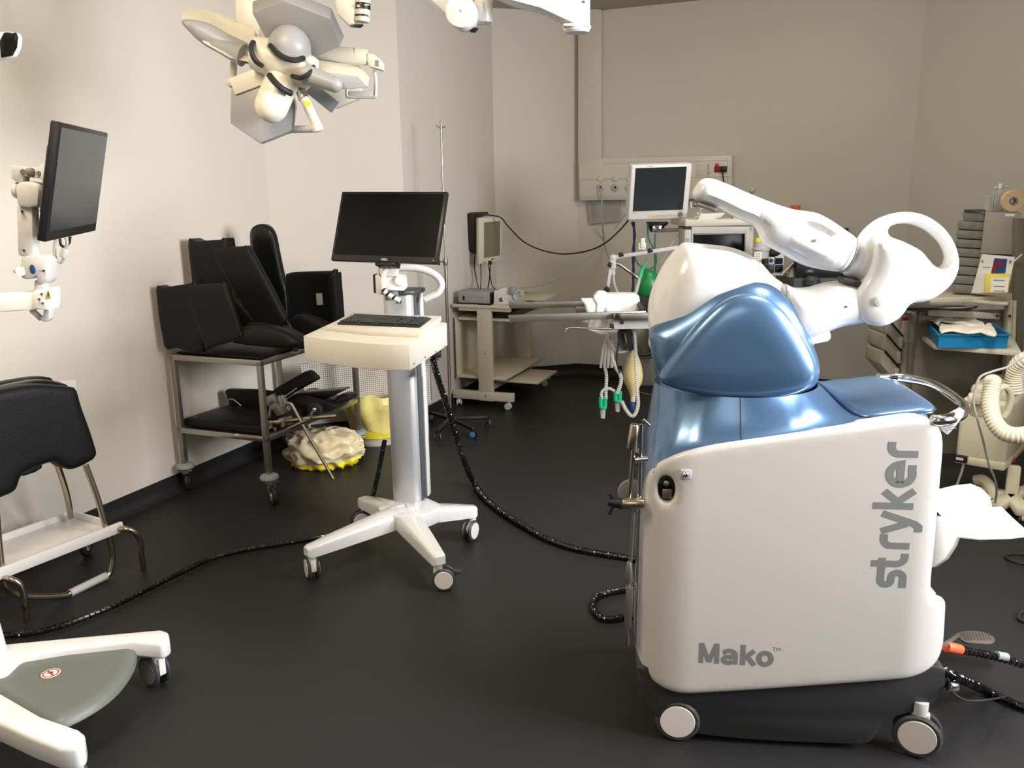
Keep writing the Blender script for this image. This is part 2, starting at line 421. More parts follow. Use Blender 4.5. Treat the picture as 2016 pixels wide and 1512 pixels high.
# ================================================================ the room
CEIL = 3.07
ROOM = [(-1.523, 5.403), (-.705, 5.718), (-.119, 7.197), (.598, 7.43), (3.014, 6.42), (3.888, 4.29), (3.95, -1.6), (-4.30, -1.6)]
NAMES = ['back_left', 'alcove', 'back_corner', 'back', 'back_right', 'right', 'front', 'left']
b = MB(); b.prism([(x * 1.03, (y - 3) * 1.03 + 3) for x, y in ROOM], -.06, 0); struct('floor', b, 'vinyl_floor')
b = MB(); b.prism([(x * 1.03, (y - 3) * 1.03 + 3) for x, y in ROOM], CEIL, CEIL + .08); struct('ceiling', b, 'ceiling_paint')
for i, nm in enumerate(NAMES):
    p, q = Vector(ROOM[i]), Vector(ROOM[(i + 1) % len(ROOM)]); d = (q - p).normalized(); n = Vector((-d.y, d.x))   # outwards
    p0, q0 = p, q
    b = MB(); b.prism([(p0.x, p0.y), (q0.x, q0.y), (q0.x + n.x * .1, q0.y + n.y * .1), (p0.x + n.x * .1, p0.y + n.y * .1)], 0, CEIL)
    struct('wall_' + nm, b, 'wall_paint')
    b = MB(); prof = [(0, 0), (-.045, 0), (-.03, .006), (-.018, .016), (-.010, .03), (-.006, .05), (-.005, .1), (0, .1)]
    vs = []; fs = []; k = len(prof)
    for e in (p0, q0): vs += [(e.x + n.x * a, e.y + n.y * a, z + .0005) for a, z in prof]
    fs = [(j, (j + 1) % k, k + (j + 1) % k, k + j) for j in range(k)]
    b.add(vs, fs); struct('baseboard_' + nm, b, 'vinyl_floor')
WL = Pl((-1.523, 5.403), 68.4); W2 = Pl((-1.523, 5.403), 21.1); W3 = Pl((-.705, 5.718), 68.4)
W4 = Pl((-.119, 7.197), 18); W5 = Pl((.598, 7.43), -22.7); W6 = Pl((3.014, 6.42), -67.6)

# ---------------------------------------------------------------- casters
def twin_caster(parent, loc, yaw, r=.05, wd=.05, stem=.03, body='white_metal', brake=False, tyre='dark_grey', hub='hub_white', trail=.02):
    M = T(loc) @ Rz(yaw)                                # x forward of the trail, y along the axle
    b = MB(M); g = wd * .22
    b.cyl((0, 0, r * 1.5), (0, 0, 2 * r + stem), r * .34, bev=.002)
    b.prism([(-r * .42, r * .9), (trail + r * .3, r * .75), (trail + r * .45, r * 1.2), (r * .1, r * 2.02), (-r * .42, r * 2.02)], -g, g, .003, Matrix(((1, 0, 0, 0), (0, 0, -1, 0), (0, 1, 0, 0), (0, 0, 0, 1))))
    # hood over the wheels
    c = part('caster', b, body, parent)
    for sgn in (-1, 1):
        y0 = sgn * (g + .002); y1 = sgn * wd / 2
        b = MB(M); pr = [(0, 0), (r * .92, 0), (r, .004), (r, abs(y1 - y0) - .006), (r * .9, abs(y1 - y0)), (r * .8, abs(y1 - y0) - .001), (0, abs(y1 - y0) - .001)]
        q = Vector((0, sgn, 0)).to_track_quat('Z', 'X').to_matrix().to_4x4()
        b.lathe(pr, T((trail, y0, r + .001)) @ q, 32); part('wheel', b, tyre, c)
        b = MB(M); b.lathe([(0, 0), (r * .78, 0), (r * .76, .003), (0, .004)], T((trail, y0 + sgn * (abs(y1 - y0) - .001), r + .001)) @ q, 32)
        part('hub_cap', b, hub, c)
    if brake:
        b = MB(M); b.box((trail + r * 1.1, 0, r * 1.55), (r * .7, wd * .45, r * .3), .004); part('brake_pedal', b, tyre, c)
    return c
def single_caster(parent, loc, yaw, r=.05, w_=.03, h=.14, fork='dull_steel', tyre='black_rubber'):
    M = T(loc) @ Rz(yaw); tr = r * .5
    b = MB(M); b.box((0, 0, h - .004), (.07, .07, .006), .001); b.cyl((0, 0, h - .02), (0, 0, h), .02)
    for sg in (-1, 1):
        b.prism([(-.028, h - .02), (.028, h - .02), (tr + .013, r), (tr, r - .013), (tr - .013, r)], sg * (w_ / 2 + .004) - .0015, sg * (w_ / 2 + .004) + .0015, 0, Matrix(((1, 0, 0, 0), (0, 0, -1, 0), (0, 1, 0, 0), (0, 0, 0, 1))))
    b.box((0, 0, h - .02), (.056, w_ + .011, .004))
    c = part('caster', b, fork, parent)
    b = MB(M); q = Vector((0, 1, 0)).to_track_quat('Z', 'X').to_matrix().to_4x4()
    b.lathe([(r * .55, 0), (r * .9, 0), (r, .006), (r, w_ - .006), (r * .9, w_), (r * .55, w_), (r * .55, 0)], T((tr, -w_ / 2, r + .001)) @ q, 28); part('tyre', b, tyre, c)
    b = MB(M); b.lathe([(0, -.004), (r * .2, -.004), (r * .22, .003), (r * .56, .004), (r * .56, w_ - .004), (r * .22, w_ - .003), (r * .2, w_ + .004), (0, w_ + .004)], T((tr, -w_ / 2, r + .001)) @ q, 24); part('hub', b, 'alu', c)
    return c

# ================================================================ surgical robot
RB = Pl((.48, 2.17), -6.5)
rob = thing('surgical_robot', 'large white and blue wheeled surgical robot with folded white arm, in the right foreground', 'surgical robot', (RB.P.x + .25, RB.P.y + .25, 0), -6.5)
pan = [(1266, 985), (1270, 960), (1280, 935), (1298, 917), (1330, 899), (1375, 884), (1440, 872), (1500, 864), (1600, 850), (1700, 837), (1790, 824), (1822, 823), (1843, 832),
       (1856, 850), (1860, 880), (1856, 930), (1850, 1000), (1843, 1080), (1836, 1150), (1838, 1176), (1850, 1190), (1872, 1192), (1873, 1192), (1872, 1240), (1869, 1285), (1861, 1308),
       (1843, 1323), (1810, 1333), (1760, 1339), (1640, 1348), (1500, 1358), (1400, 1364), (1340, 1366), (1300, 1357), (1272, 1336), (1255, 1302), (1249, 1260), (1250, 1180), (1256, 1080)]
pu = spl([Vector(p) for p in RB.uvs(pan)], 4)
slot_ = [(1296, 958), (1299, 944), (1307, 936), (1318, 936), (1327, 943), (1331, 956), (1331, 978), (1327, 992), (1317, 998), (1307, 996), (1297, 984)]
su = [Vector(p) for p in RB.uvs(slot_)]
def bulge(u, v, d, z):
    r = z
    if u < .02: r -= .9 * (.02 - u) ** 2 * 2.2
    if u > .60: r -= 2.6 * (u - .60) ** 2
    return r
b = MB(); b.inflate(pu, .022, .012, .004, slab=.05, M=RB.M(-.03), h=.018, hf=bulge, holes=[spl(su, 3)])
part('side_panel', b, 'panel_white', rob)
inner = [Vector((u - (u - .3) * .05, v - (v - .55) * .04)) for u, v in pu]
b = MB(); b.prism(inner, -.50, -.055, .02, RB.M()); part('body', b, 'white_plastic', rob)
b = MB(); b.inflate([Vector((u, v)) for u, v in inner], .02, .01, .01, slab=.04, M=RB.M(-.53), h=.03); part('rear_panel', b, 'panel_white', rob)
# dark plinth
sk = [(1262, 1330), (1258, 1362), (1268, 1385), (1288, 1408), (1330, 1432), (1380, 1447), (1500, 1459), (1620, 1464), (1700, 1466), (1722, 1452), (1740, 1425), (1770, 1410), (1820, 1398), (1850, 1372), (1862, 1335), (1800, 1310), (1300, 1310)]
b = MB(); b.prism(spl([Vector(p) for p in RB.uvs(sk, -.02)], 4), -.52, -.02, .012, RB.M()); part('plinth', b, 'skirt_grey', rob)
for (x, y, n, yw) in ((1333, 1427, -.045, 176), (1805, 1452, -.03, 160), (1360, 1400, -.45, 150), (1740, 1400, -.45, 170)):
    p = RB.pt(x, y, n)
    if n > -.1: p.z = 0
    else: p = RB.W(RB.uv(x, y, 0)[0] + .02, 0, n)
    twin_caster(rob, (p.x, p.y, 0), yw - 6.5 - (0 if x < 1500 else 0), r=.066, wd=.055, stem=.04, body='light_grey', tyre='dark_grey', trail=.0)
# corner step on the right lower end
# slot and chrome button
b = MB(); c = RB.pt(1313, 967, -.035); b.box((0, 0, 0), (.056, .01, .10), .002, T(c) @ Rz(-6.5)); rec = part('latch_recess', b, 'black_gloss', rob)
b = MB(); c = RB.pt(1312, 951, -.016); b.sph(c, .008, 1, .8, 1); c = RB.pt(1313, 972, -.018); b.box((0, 0, 0), (.026, .006, .028), .002, T(c) @ Rz(-6.5)); part('latch', b, 'dull_steel', rec)
b = MB(); c = RB.pt(1350, 934, .007); b.box((0, 0, 0), (.030, .006, .027), .002, T(c) @ Rz(-6.5)); bt = part('release_button', b, 'alu', rob)
b = MB(); b.sph(RB.pt(1350, 935, .011), .009, 1, .7, 1); part('stud', b, 'chrome', bt)
# lettering
def strokes(name, paths, wd, M, m, parent, ext=.0008):       # flat ribbon lettering
    b = MB()
    for pi, P in enumerate(paths):
        P = [Vector(p) for p in P]; L = []; R_ = []
        for i, p in enumerate(P):
            a = (P[i] - P[i - 1]).normalized() if i else None; c = (P[i + 1] - P[i]).normalized() if i < len(P) - 1 else None
            if a is None: a = c
            if c is None: c = a
            t = (a + c).normalized(); nn = Vector((-t.y, t.x)); k = wd / 2 / max(.45, nn.dot(Vector((-a.y, a.x))))
            L.append(p + nn * k); R_.append(p - nn * k)
        for i in range(len(P) - 1):
            q = [R_[i], R_[i + 1], L[i + 1], L[i]]
            vs = [(x, y, 0) for x, y in q] + [(x, y, ext + pi * .00005) for x, y in q]
            b.add(vs, [(3, 2, 1, 0), (4, 5, 6, 7), (0, 1, 5, 4), (1, 2, 6, 5), (2, 3, 7, 6), (3, 0, 4, 7)], M)
    return part(name, b, m, parent)
def arc(cx_, cy_, rx, ry, a0, a1, n=10): return [(cx_ + rx * math.cos(math.radians(a0 + (a1 - a0) * i / n)), cy_ + ry * math.sin(math.radians(a0 + (a1 - a0) * i / n))) for i in range(n + 1)]
# units: x height 1, stroke .24, reading left to right
s_ = [(0, .12), (.42, .12)] + arc(.42, .32, .2, .2, -90, 90, 8)[1:] + [(.30, .52)] + arc(.30, .70, .18, .18, 270, 90, 8)[1:] + [(1.22, .88)]
t_ = [(.98, 1.24), (.98, .40)] + arc(1.26, .40, .28, .28, 180, 270, 6)[1:] + [(1.42, .12)]
r_ = lambda x: [(x, 0), (x, .62)] + arc(x + .26, .62, .26, .26, 180, 90, 6)[1:] + [(x + .46, .88)]
y1_ = [(2.30, 1.0), (2.62, .16)]; y2_ = [(3.02, 1.0), (2.62, -.10)] + [(2.50, -.24), (2.30, -.24)]
k1_ = [(3.32, 0), (3.32, 1.34)]; k2_ = [(3.90, 1.0), (3.46, .50)]; k3_ = [(3.46, .56), (3.94, 0)]
e_ = [(4.22, .52), (4.98, .52)] + arc(4.58, .5, .40, .38, 4, 290, 18)[1:] + [(4.94, .14)]
k = RB.uv(1777, 1158); kt = RB.uv(1800, 870); hgt = kt[1] - k[1]; un = hgt / 5.86
bx = RB.uv(1779, 1158)[0] + .002
Mx = RB.M(.0071) @ T((bx, k[1] + .004, 0)) @ Matrix(((0, -1, 0, 0), (1, 0, 0, 0), (0, 0, 1, 0), (0, 0, 0, 1))) @ Matrix.Diagonal((un, un * 1.08, 1, 1))
strokes('brand_lettering', [s_, t_, r_(1.72), y1_, y2_, k1_, k2_, k3_, e_, r_(5.36)], .262, Mx, 'letter_grey', rob, .0003)
a0 = RB.uv(1374, 1302); a1 = RB.uv(1518, 1309); th = RB.uv(1377, 1263)[1] - a0[1]
M1 = [[(.12, 0), (.12, 1)], [(.14, .98), (.48, .06)], [(.48, .06), (.82, .98)], [(.84, 1), (.84, 0)],
      [(1.68, .50), (1.68, .0)], [(1.13, .56)] + arc(1.36, .46, .23, .21, 150, 90, 5)[0:] + arc(1.44, .44, .24, .23, 90, 0, 6), arc(1.37, .22, .22, .15, 40, 330, 16), [(1.40, .38), (1.68, .42)],
      [(2.02, 0), (2.02, 1)], [(2.52, .72), (2.08, .34)], [(2.22, .42), (2.56, 0)], arc(3.02, .36, .27, .29, 0, 360, 26)]
strokes('model_lettering', M1, .215, RB.M(.0071) @ T((a0[0], a0[1], .0)) @ Matrix.Diagonal(((a1[0] - a0[0]) / 3.32, th, 1, 1)), 'letter_grey', rob, .0003)
text('trademark_lettering', 'TM', RB.M(.0071) @ T((RB.uv(1520, 1278)[0], RB.uv(1520, 1279)[1], 0)), .017, 'letter_grey', rob, bold=0, ext=.0002)

# blue cover: flared neck running into the deck
D0 = -.27
eL, eR = RB.uv(1288, 757, D0)[0], RB.uv(1607, 757, D0)[0]; nc, na = (eL + eR) / 2, (eR - eL) / 2; nb_ = .205
zn = RB.uv(1470, 783, D0 + nb_)[1]
tops = sorted(RB.uvs([(1262, 992), (1268, 960), (1282, 930), (1300, 914), (1330, 897), (1375, 883), (1440, 871), (1500, 863), (1600, 849), (1700, 836), (1822, 821), (1835, 820)]))
tu = [p[0] for p in tops]; tz = [p[1] for p in tops]
sL, sR = eL - .005, RB.uv(1800, 815, -.1)[0] + .03
def zt(s): return float(np.interp(s, tu, tz))
b = MB(RB.M()); vs = []; fs = []; NA, NT = 72, 16
rows = []
ts = [0, .02, .05, .09, .14, .2, .27, .35, .45, .56, .68, .8, .9, .96, 1.0]
for i in range(NA):
    ph = 2 * PI * i / NA; ux, uy = math.cos(ph), math.sin(ph)
    # ellipse radius
    rn = 1 / math.sqrt((ux / na) ** 2 + (uy / nb_) ** 2)
    # rounded rectangle footprint centred on the neck
    lx = (sR - nc) if ux > 0 else (nc - sL + .035); ly = (.262 if uy < 0 else .262)
    p_ = 9; rb_ = 1 / ((abs(ux) / lx) ** p_ + (abs(uy) / ly) ** p_) ** (1 / p_); rb_ = max(rb_, rn + .003)
    for t in ts:
        F_ = min(.17, rb_ - rn)
        r = rn + (rb_ - rn) * t; s = nc + ux * r; n = D0 - uy * r * 1.0
        x = min(1, (r - rn) / F_); base = zt(s) - .003
        if t == 1.0: base -= .012
        z = base + (zn - base) * (1 - x) ** (2.3 if F_ > .1 else 1.7) if t < 1 else min(base, base)
        if t == 1.0 and rb_ - rn < .1: z = zt(s) - .02
        vs.append((s, z, n))
    # apron down
    s, z, n = vs[-1]; vs.append((s, z - .10 if s > sL + .02 else .30, D0 + (n - D0) * .8))
k = len(ts) + 1
for i in range(NA):
    for j in range(k - 1): fs.append((i * k + j, i * k + j + 1, ((i + 1) % NA) * k + j + 1, ((i + 1) % NA) * k + j))
b.add(vs, fs, None, True); cov = part('blue_cover', b, 'blue_paint', rob, ang=60)
# seams and lid of the deck
def deck(s, n):                                     # height of the cover surface at plan position
    dx, dn = s - nc, n - D0; L = math.hypot(dx, dn); ux, un = dx / L, dn / L
    rn = 1 / math.sqrt((ux / na) ** 2 + (un / nb_) ** 2); lx = (sR - nc) if ux > 0 else (nc - sL + .035); rb_ = 1 / ((abs(ux) / lx) ** 9 + (abs(un) / .262) ** 9) ** (1 / 9)
    F_ = min(.17, rb_ - rn); x = min(1, max(0, L - rn) / F_); base = zt(s) - .003
    return base + (zn - base) * (1 - x) ** (2.3 if F_ > .1 else 1.7)
b = MB(RB.M()); s0 = RB.uv(1462, 860)[0]; line = [(s0, deck(s0, n) + .0005, n) for n in np.linspace(-.012, D0 + nb_, 12)]
b.tube(line, .0016, 6, k=1, smooth=False); part('panel_seam', b, 'seam_dark', cov)
lid = [(.36, -.475), (.395, -.30), (.43, -.18), (.455, -.10), (.475, -.072), (.50, -.062), (.54, -.060), (.60, -.058), (.645, -.070), (.665, -.12), (.668, -.25), (.665, -.40), (.645, -.47), (.60, -.49), (.48, -.49)]
lp = spl([Vector(p) for p in lid], 4)
b = MB(RB.M()); n_ = len(lp); cs = [(p.x, deck(p.x, p.y) + .004, p.y) for p in lp]
cen = Vector((sum(p.x for p in lp) / n_, sum(p.y for p in lp) / n_)); vs = []; fs = []
fr = (1.012, 1.0, .985, .96, .8, .6, .4, .2)
for f_, dz in zip(fr, (-.004, .003, .0065, .009, .014, .017, .019, .020)):
    for p in lp: q = cen + (p - cen) * f_; vs.append((q.x, deck(q.x, q.y) + dz, q.y))
vs.append((cen.x, deck(cen.x, cen.y) + .0205, cen.y))
for j in range(len(fr) - 1):
    for i in range(n_): fs.append((j * n_ + i, j * n_ + (i + 1) % n_, (j + 1) * n_ + (i + 1) % n_, (j + 1) * n_ + i))
for i in range(n_): fs.append(((len(fr) - 1) * n_ + i, (len(fr) - 1) * n_ + (i + 1) % n_, len(vs) - 1))
b.add(vs, fs, None, True); part('deck_lid', b, 'blue_paint', rob, ang=60)
b = MB(RB.M()); b.tube([(p.x + (p.x - cen.x) * .02, deck(p.x, p.y) + .001, p.y + (p.y - cen.y) * .02) for p in lp], .0022, 6, closed=True, k=1, smooth=False); part('lid_seam', b, 'seam_dark', cov)

# hood
NH = -.19
ho = [(1279, 668), (1276, 650), (1300, 635), (1340, 611), (1375, 587), (1405, 568), (1440, 556), (1475, 551), (1508, 556), (1538, 574), (1565, 606), (1590, 655), (1606, 695), (1612, 722), (1607, 748), (1592, 764), (1545, 777), (1470, 783), (1400, 778), (1345, 768), (1302, 752), (1290, 730), (1283, 700)]
b = MB(); b.inflate(spl([Vector(p) for p in RB.uvs(ho, NH)], 4), .17, .10, .22, slab=.02, M=RB.M(NH), h=.013); part('shoulder_hood', b, 'blue_paint', rob, ang=50)
fc = [(1296, 744), (1322, 702), (1362, 650), (1402, 609), (1436, 586), (1470, 579), (1502, 584), (1534, 604), (1562, 638), (1588, 680), (1603, 716), (1604, 744), (1588, 764), (1540, 778), (1470, 784), (1400, 779), (1345, 769), (1306, 755)]
b = MB(); b.inflate(spl([Vector(p) for p in RB.uvs(fc, -.09)], 4), .085, .034, .02, slab=.03, M=RB.M(-.098), h=.012); part('hood_face', b, 'blue_paint', rob, ang=50)
# white shoulder shell
sh = [(1278, 655), (1275, 610), (1281, 575), (1293, 545), (1309, 515), (1328, 492), (1345, 477), (1346, 477), (1395, 481), (1440, 487), (1478, 502), (1505, 524), (1524, 546), (1545, 560), (1556, 590), (1580, 640), (1600, 680), (1500, 720), (1350, 720), (1282, 690)]
crease = [Vector(p) for p in RB.uvs([(1345, 470), (1348, 495), (1360, 513), (1378, 525), (1405, 531), (1440, 537), (1475, 548), (1510, 562), (1560, 590)], -.1)]
def slope_back(u, v, d, z):
    p = Vector((u, v)); best = 0
    for a, c in zip(crease, crease[1:]):
        e = c - a; t = max(0, min(1, (p - a).dot(e) / e.length_squared)); q = a + e * t
        side = e.x * (p.y - a.y) - e.y * (p.x - a.x)
        L = (p - q).length
        if best == 0 or L < abs(best): best = L if side > 0 else -L
    return max(min(z, .118 - 2.6 * max(0, best)), min(z, .0))
b = MB(); b.inflate(spl([Vector(p) for p in RB.uvs(sh, -.26)], 4), .12, .12, .12, slab=.0, M=RB.M(-.26), h=.010, hf=slope_back)
part('shoulder_shell', b, 'white_gloss', rob, ang=30)
# lower arm
la = [(1540, 560), (1560, 566), (1590, 566), (1618, 558), (1650, 553), (1680, 556), (1700, 575), (1712, 600), (1708, 625), (1692, 637), (1665, 641), (1640, 648), (1600, 664), (1560, 668), (1535, 640)]
b = MB(); b.inflate(spl([Vector(p) for p in RB.uvs(la, -.22)], 4), .055, .075, .075, M=RB.M(-.22), h=.009); part('lower_arm', b, 'white_gloss', rob)
b = MB(); q = RB.uvs([(1570, 655), (1633, 652), (1635, 664), (1630, 671), (1600, 677), (1570, 682)], -.2); b.prism(q, -.24, -.19, .004, RB.M()); part('arm_flap', b, 'white_plastic', rob)
b = MB(); q = [RB.pt(1547, 560, -.13), RB.pt(1549.5, 575, -.135), RB.pt(1548.5, 592, -.135)]; b.tube(q, .0014, 6); part('arm_seam', b, 'mid_grey', rob)
b = MB(); b.cyl(RB.pt(1666, 604, -.143), RB.pt(1666, 604, -.148), .0025); part('arm_screw', b, 'dark_grey', rob)
# elbow with ring handle
el = [(1688, 470), (1701, 452), (1714, 440), (1729, 430), (1757, 420), (1787, 417), (1818, 423), (1848, 441), (1870, 466), (1883, 497), (1885, 524), (1875, 552), (1855, 574), (1829, 590), (1807, 596), (1790, 597), (1780, 612),
      (1766, 628), (1750, 636), (1729, 641), (1704, 636), (1687, 622), (1678, 600), (1680, 580), (1687, 565), (1690, 552), (1672, 546), (1656, 537), (1668, 520), (1678, 500)]
hol = [(1745, 453), (1750, 445), (1765, 441), (1790, 441), (1818, 452), (1843, 472), (1857, 494), (1860, 511), (1856, 523), (1846, 527), (1834, 519), (1824, 507), (1812, 493), (1798, 485), (1773, 473), (1752, 466), (1746, 460)]
hu = spl([Vector(p) for p in RB.uvs(hol, -.22)], 4)
b = MB(); b.inflate(spl([Vector(p) for p in RB.uvs(el, -.22)], 4), .042, .048, .048, M=RB.M(-.22), h=.008, holes=[hu]); part('elbow_ring', b, 'white_gloss', rob)
ec = [(1722, 470), (1719, 490), (1715, 512), (1706, 538), (1692, 560), (1681, 582), (1678, 602), (1687, 623), (1704, 636), (1729, 641), (1752, 634), (1768, 620), (1778, 598), (1790, 575), (1802, 545), (1800, 515), (1780, 490), (1752, 474)]
b = MB(); b.inflate(spl([Vector(p) for p in RB.uvs(ec, -.18)], 4), .05, .03, .03, slab=.03, M=RB.M(-.18), h=.008); part('elbow_cover', b, 'white_gloss', rob)
b = MB(); c = RB.pt(1730, 593, -.137); b.cyl(c, c + RB.N * .006, .0135, bev=.001); part('elbow_badge', b, 'light_grey', rob)
b = MB(); b.box((0, 0, 0), (.05, .06, .014), .003, T(RB.pt(1672, 554, -.2)) @ Rz(-6.5) @ Ry(12)); part('elbow_joint', b, 'dark_grey', rob)
# forearm
fa = [(1362, 385), (1366, 371), (1374, 359), (1386, 351), (1404, 352), (1432, 362), (1473, 380), (1518, 398), (1557, 411), (1582, 415), (1607, 419), (1632, 431), (1659, 449), (1685, 468), (1688, 480), (1684, 497), (1675, 516), (1663, 531), (1654, 535),
      (1618, 531), (1584, 523), (1557, 510), (1534, 497), (1512, 486), (1498, 475), (1493, 463), (1487, 449), (1473, 438), (1451, 430), (1423, 416), (1396, 404), (1372, 396)]
g1 = [Vector(p) for p in RB.uvs([(1565, 437), (1605, 452), (1648, 474)], -.17)]; g2 = [Vector(p) for p in RB.uvs([(1550, 470), (1600, 491), (1643, 514)], -.17)]
def groove(u, v, d, z):
    r = z
    for g in (g1, g2):
        p = Vector((u, v)); m = g[1]; ax = (g[2] - g[0]).normalized(); h_ = (g[2] - g[0]).length / 2; e = p - m
        a, c = e.dot(ax) / h_, e.dot(Vector((-ax.y, ax.x))) / .0125
        r += (-.017 if g is g1 else .007) * max(0, 1 - a * a) ** .6 * math.exp(-c * c * 1.3) if abs(a) < 1 else 0
    return r
b = MB(); b.inflate(spl([Vector(p) for p in RB.uvs(fa, -.20)], 4), .05, .052, .052, M=RB.M(-.20), h=.0065, hf=groove); part('forearm', b, 'white_gloss', rob)
for x, y in ((1412, 396), (1507, 435), (1603, 474)):
    b = MB(); c = RB.pt(x, y, -.20 + (.040 if x < 1450 else .052 if x < 1550 else .053)); b.cyl(c - RB.N * .008, c + RB.N * .003, .0042, seg=16); s1 = part('forearm_screw', b, 'mid_grey', rob)
b = MB(); q = RB.pt(1371, 398, -.2); q2 = RB.pt(1408, 412, -.2); b.bar(q - Vector((0, 0, .004)), q2 - Vector((0, 0, .004)), .05, .012, .003); fl = part('tool_flange', b, 'dull_steel', rob)
b = MB(); q = RB.pt(1365, 397, -.2); q2 = RB.pt(1366, 408, -.2); b.cyl(q, q2, .010); b.cyl(RB.pt(1388, 407, -.19), RB.pt(1388, 411, -.19), .012); part('tool_mount', b, 'chrome', fl)
b = MB(); b.tube([RB.pt(1688, 470, -.165), RB.pt(1687, 490, -.155), RB.pt(1678, 514, -.155), RB.pt(1664, 531, -.165), RB.pt(1654, 536, -.185)], .0022, 8); part('wrist_seam', b, 'mid_grey', rob)
# chrome handle
zh = zt(.6) + .005
hp = [Zp(1728, 744, zh), Zp(1765, 743, zh), Zp(1800, 747, zh), Zp(1832, 756, zh), Zp(1862, 771, zh - .002), Zp(1886, 788, zh - .004), Zp(1897, 801, zh - .008), Zp(1893, 815, zh - .015), Zp(1872, 824, zh - .012), Zp(1850, 827, zh - .012), Zp(1836, 826, zh - .014)]
b = MB(); b.tube(hp, .0135, 16, sq=1.15); hd = part('push_handle', b, 'chrome', rob)
b = MB(); q = [RB.uv(*p_, -.02) for p_ in ((1846, 829), (1868, 822), (1898, 806), (1895, 818), (1880, 838), (1864, 856), (1856, 846))]; b.prism(q, -.05, -.012, .004, RB.M()); hb_ = part('handle_bracket', b, 'white_plastic', rob)
b = MB()
for i in range(5):
    for j in range(3):
        c = RB.pt(1861 + j * 7 + i * 1.5, 831 + i * 4 - j * 2, -.0105); b.box((0, 0, 0), (.006, .001, .0018), 0, T(c) @ Rz(-6.5))
part('label_print', b, 'print_grey', hb_)
# registration arm with chrome clamps on the left end
b = MB(); P = lambda x, y, n=-.03: RB.pt(x, y, n)
b.cyl(P(1250, 834), P(1244, 884), .0125, .0165, bev=.006); b.cyl(P(1247, 884), P(1238, 990), .0062); pa = part('base_array_post', b, 'brass_steel', rob)
b = MB(); b.cyl(P(1222, 991, -.02), P(1268, 991, -.02), .0155, bev=.003); b.cyl(P(1240, 991, -.02), P(1243, 991, -.02), .0175); part('post_clamp', b, 'brass_steel', pa)
b = MB(); b.cyl(P(1248, 1008), P(1241, 1108), .0055); b.cyl(P(1238, 1145), P(1239, 1105), .0135, .007, bev=.003); part('lower_rod', b, 'dull_steel', pa)
b = MB(); b.cyl(P(1262, 835), P(1252, 1270), .0055); b.cyl(P(1250, 905), P(1275, 903), .009); b.bar(P(1253, 884), P(1258, 903), .007, .012, .001); b.bar(P(1258, 903), P(1251, 924), .007, .012, .001); b.cyl(P(1266, 826), P(1279, 838), .005); part('clamp_lever', b, 'chrome', pa)
b = MB(); b.cyl(P(1197, 988, -.02), P(1224, 991, -.02), .010, .017); b.bar(P(1200, 971, -.02), P(1211, 990, -.02), .010, .008, .001); b.bar(P(1211, 990, -.02), P(1199, 1012, -.02), .010, .008, .001); part('clamp_knob', b, 'black_plastic', pa)
b = MB(); b.bar(P(1240, 1152), P(1236, 1232), .032, .02, .003); b.cyl(P(1238, 1140), P(1238, 1155), .006); part('lock_block', b, 'dull_steel', pa)
b = MB(); b.cyl(P(1234, 1232), P(1236, 1270), .0055, bev=.001); part('lock_pin', b, 'brass_steel', pa)
b = MB(); q = RB.pt(1243, 972, -.14); b.cyl(q, q + RB.N * -.02, .04, bev=.003); part('rear_disc', b, 'mid_grey', pa)

# white shelf bracket at the right end
zs = .62
o1 = [Zp(x, y, zs) for x, y in ((1740, 985), (1846, 962), (1880, 954), (1912, 951), (1932, 960), (1950, 977), (1954, 997), (1972, 996), (1992, 1016), (2030, 1050), (1990, 1055), (1930, 1057), (1885, 1052), (1862, 1020), (1846, 1003), (1740, 1010))]
b = MB(); b.prism([(p.x, p.y) for p in o1], zs - .012, zs, .005); part('end_shelf', b, 'white_gloss', rob)
b = MB(); q1 = Zp(1848, 1008, zs - .005); q2 = Zp(1885, 1052, zs - .005); pl = Pl((q1.x, q1.y), math.degrees(math.atan2(q2.y - q1.y, q2.x - q1.x)))
q = pl.uvs([(1790, 1003), (1866, 1020), (1885, 1052), (1876, 1075), (1860, 1100), (1838, 1116), (1790, 1120)]); b.prism(q, -.012, 0, .003, pl.M()); part('shelf_bracket', b, 'white_plastic', rob)
# foot pedal and cap hanging at the right end
b = MB(); zp_ = .10
pd = [Zp(x, y, zp_) for x, y in ((1882, 1249), (1890, 1243), (1915, 1241), (1940, 1245), (1957, 1254), (1958, 1262), (1948, 1266), (1920, 1265), (1898, 1262))]
b.prism([(p.x, p.y) for p in spl(pd, 3)], zp_ - .008, zp_, .003); b.cyl(Zp(1886, 1250, zp_ - .005), RB.pt(1862, 1268, -.1), .007); ped = part('brake_pedal', b, 'dull_steel', rob)
b = MB()
for i in range(9): b.bar(Zp(1898 + i * 6, 1245 + (i > 6), zp_ + .001), Zp(1903 + i * 6, 1259 + (i < 7), zp_ + .001), .0025, .002)
part('pedal_ribs', b, 'steel', ped)
b = MB(); c = RB.pt(1869, 1350, -.02); b.cyl(c - Vector((.004, 0, .0)), c + Vector((.022, .004, -.006)), .015, bev=.003); cp = part('socket_cap', b, 'chrome', rob)
b = MB(); b.tube([RB.pt(1861, 1325, -.03), RB.pt(1866, 1336, -.02), RB.pt(1871, 1345, -.02)], .0012, 6); b.tube([c + Vector((0, 0, -.012)), RB.pt(1890, 1374, 0), RB.pt(1912, 1380, -.05), RB.pt(1950, 1377, -.1), Zp(1985, 1370, .012)], .0028, 8); part('cap_lanyard', b, 'black_rubber', cp)
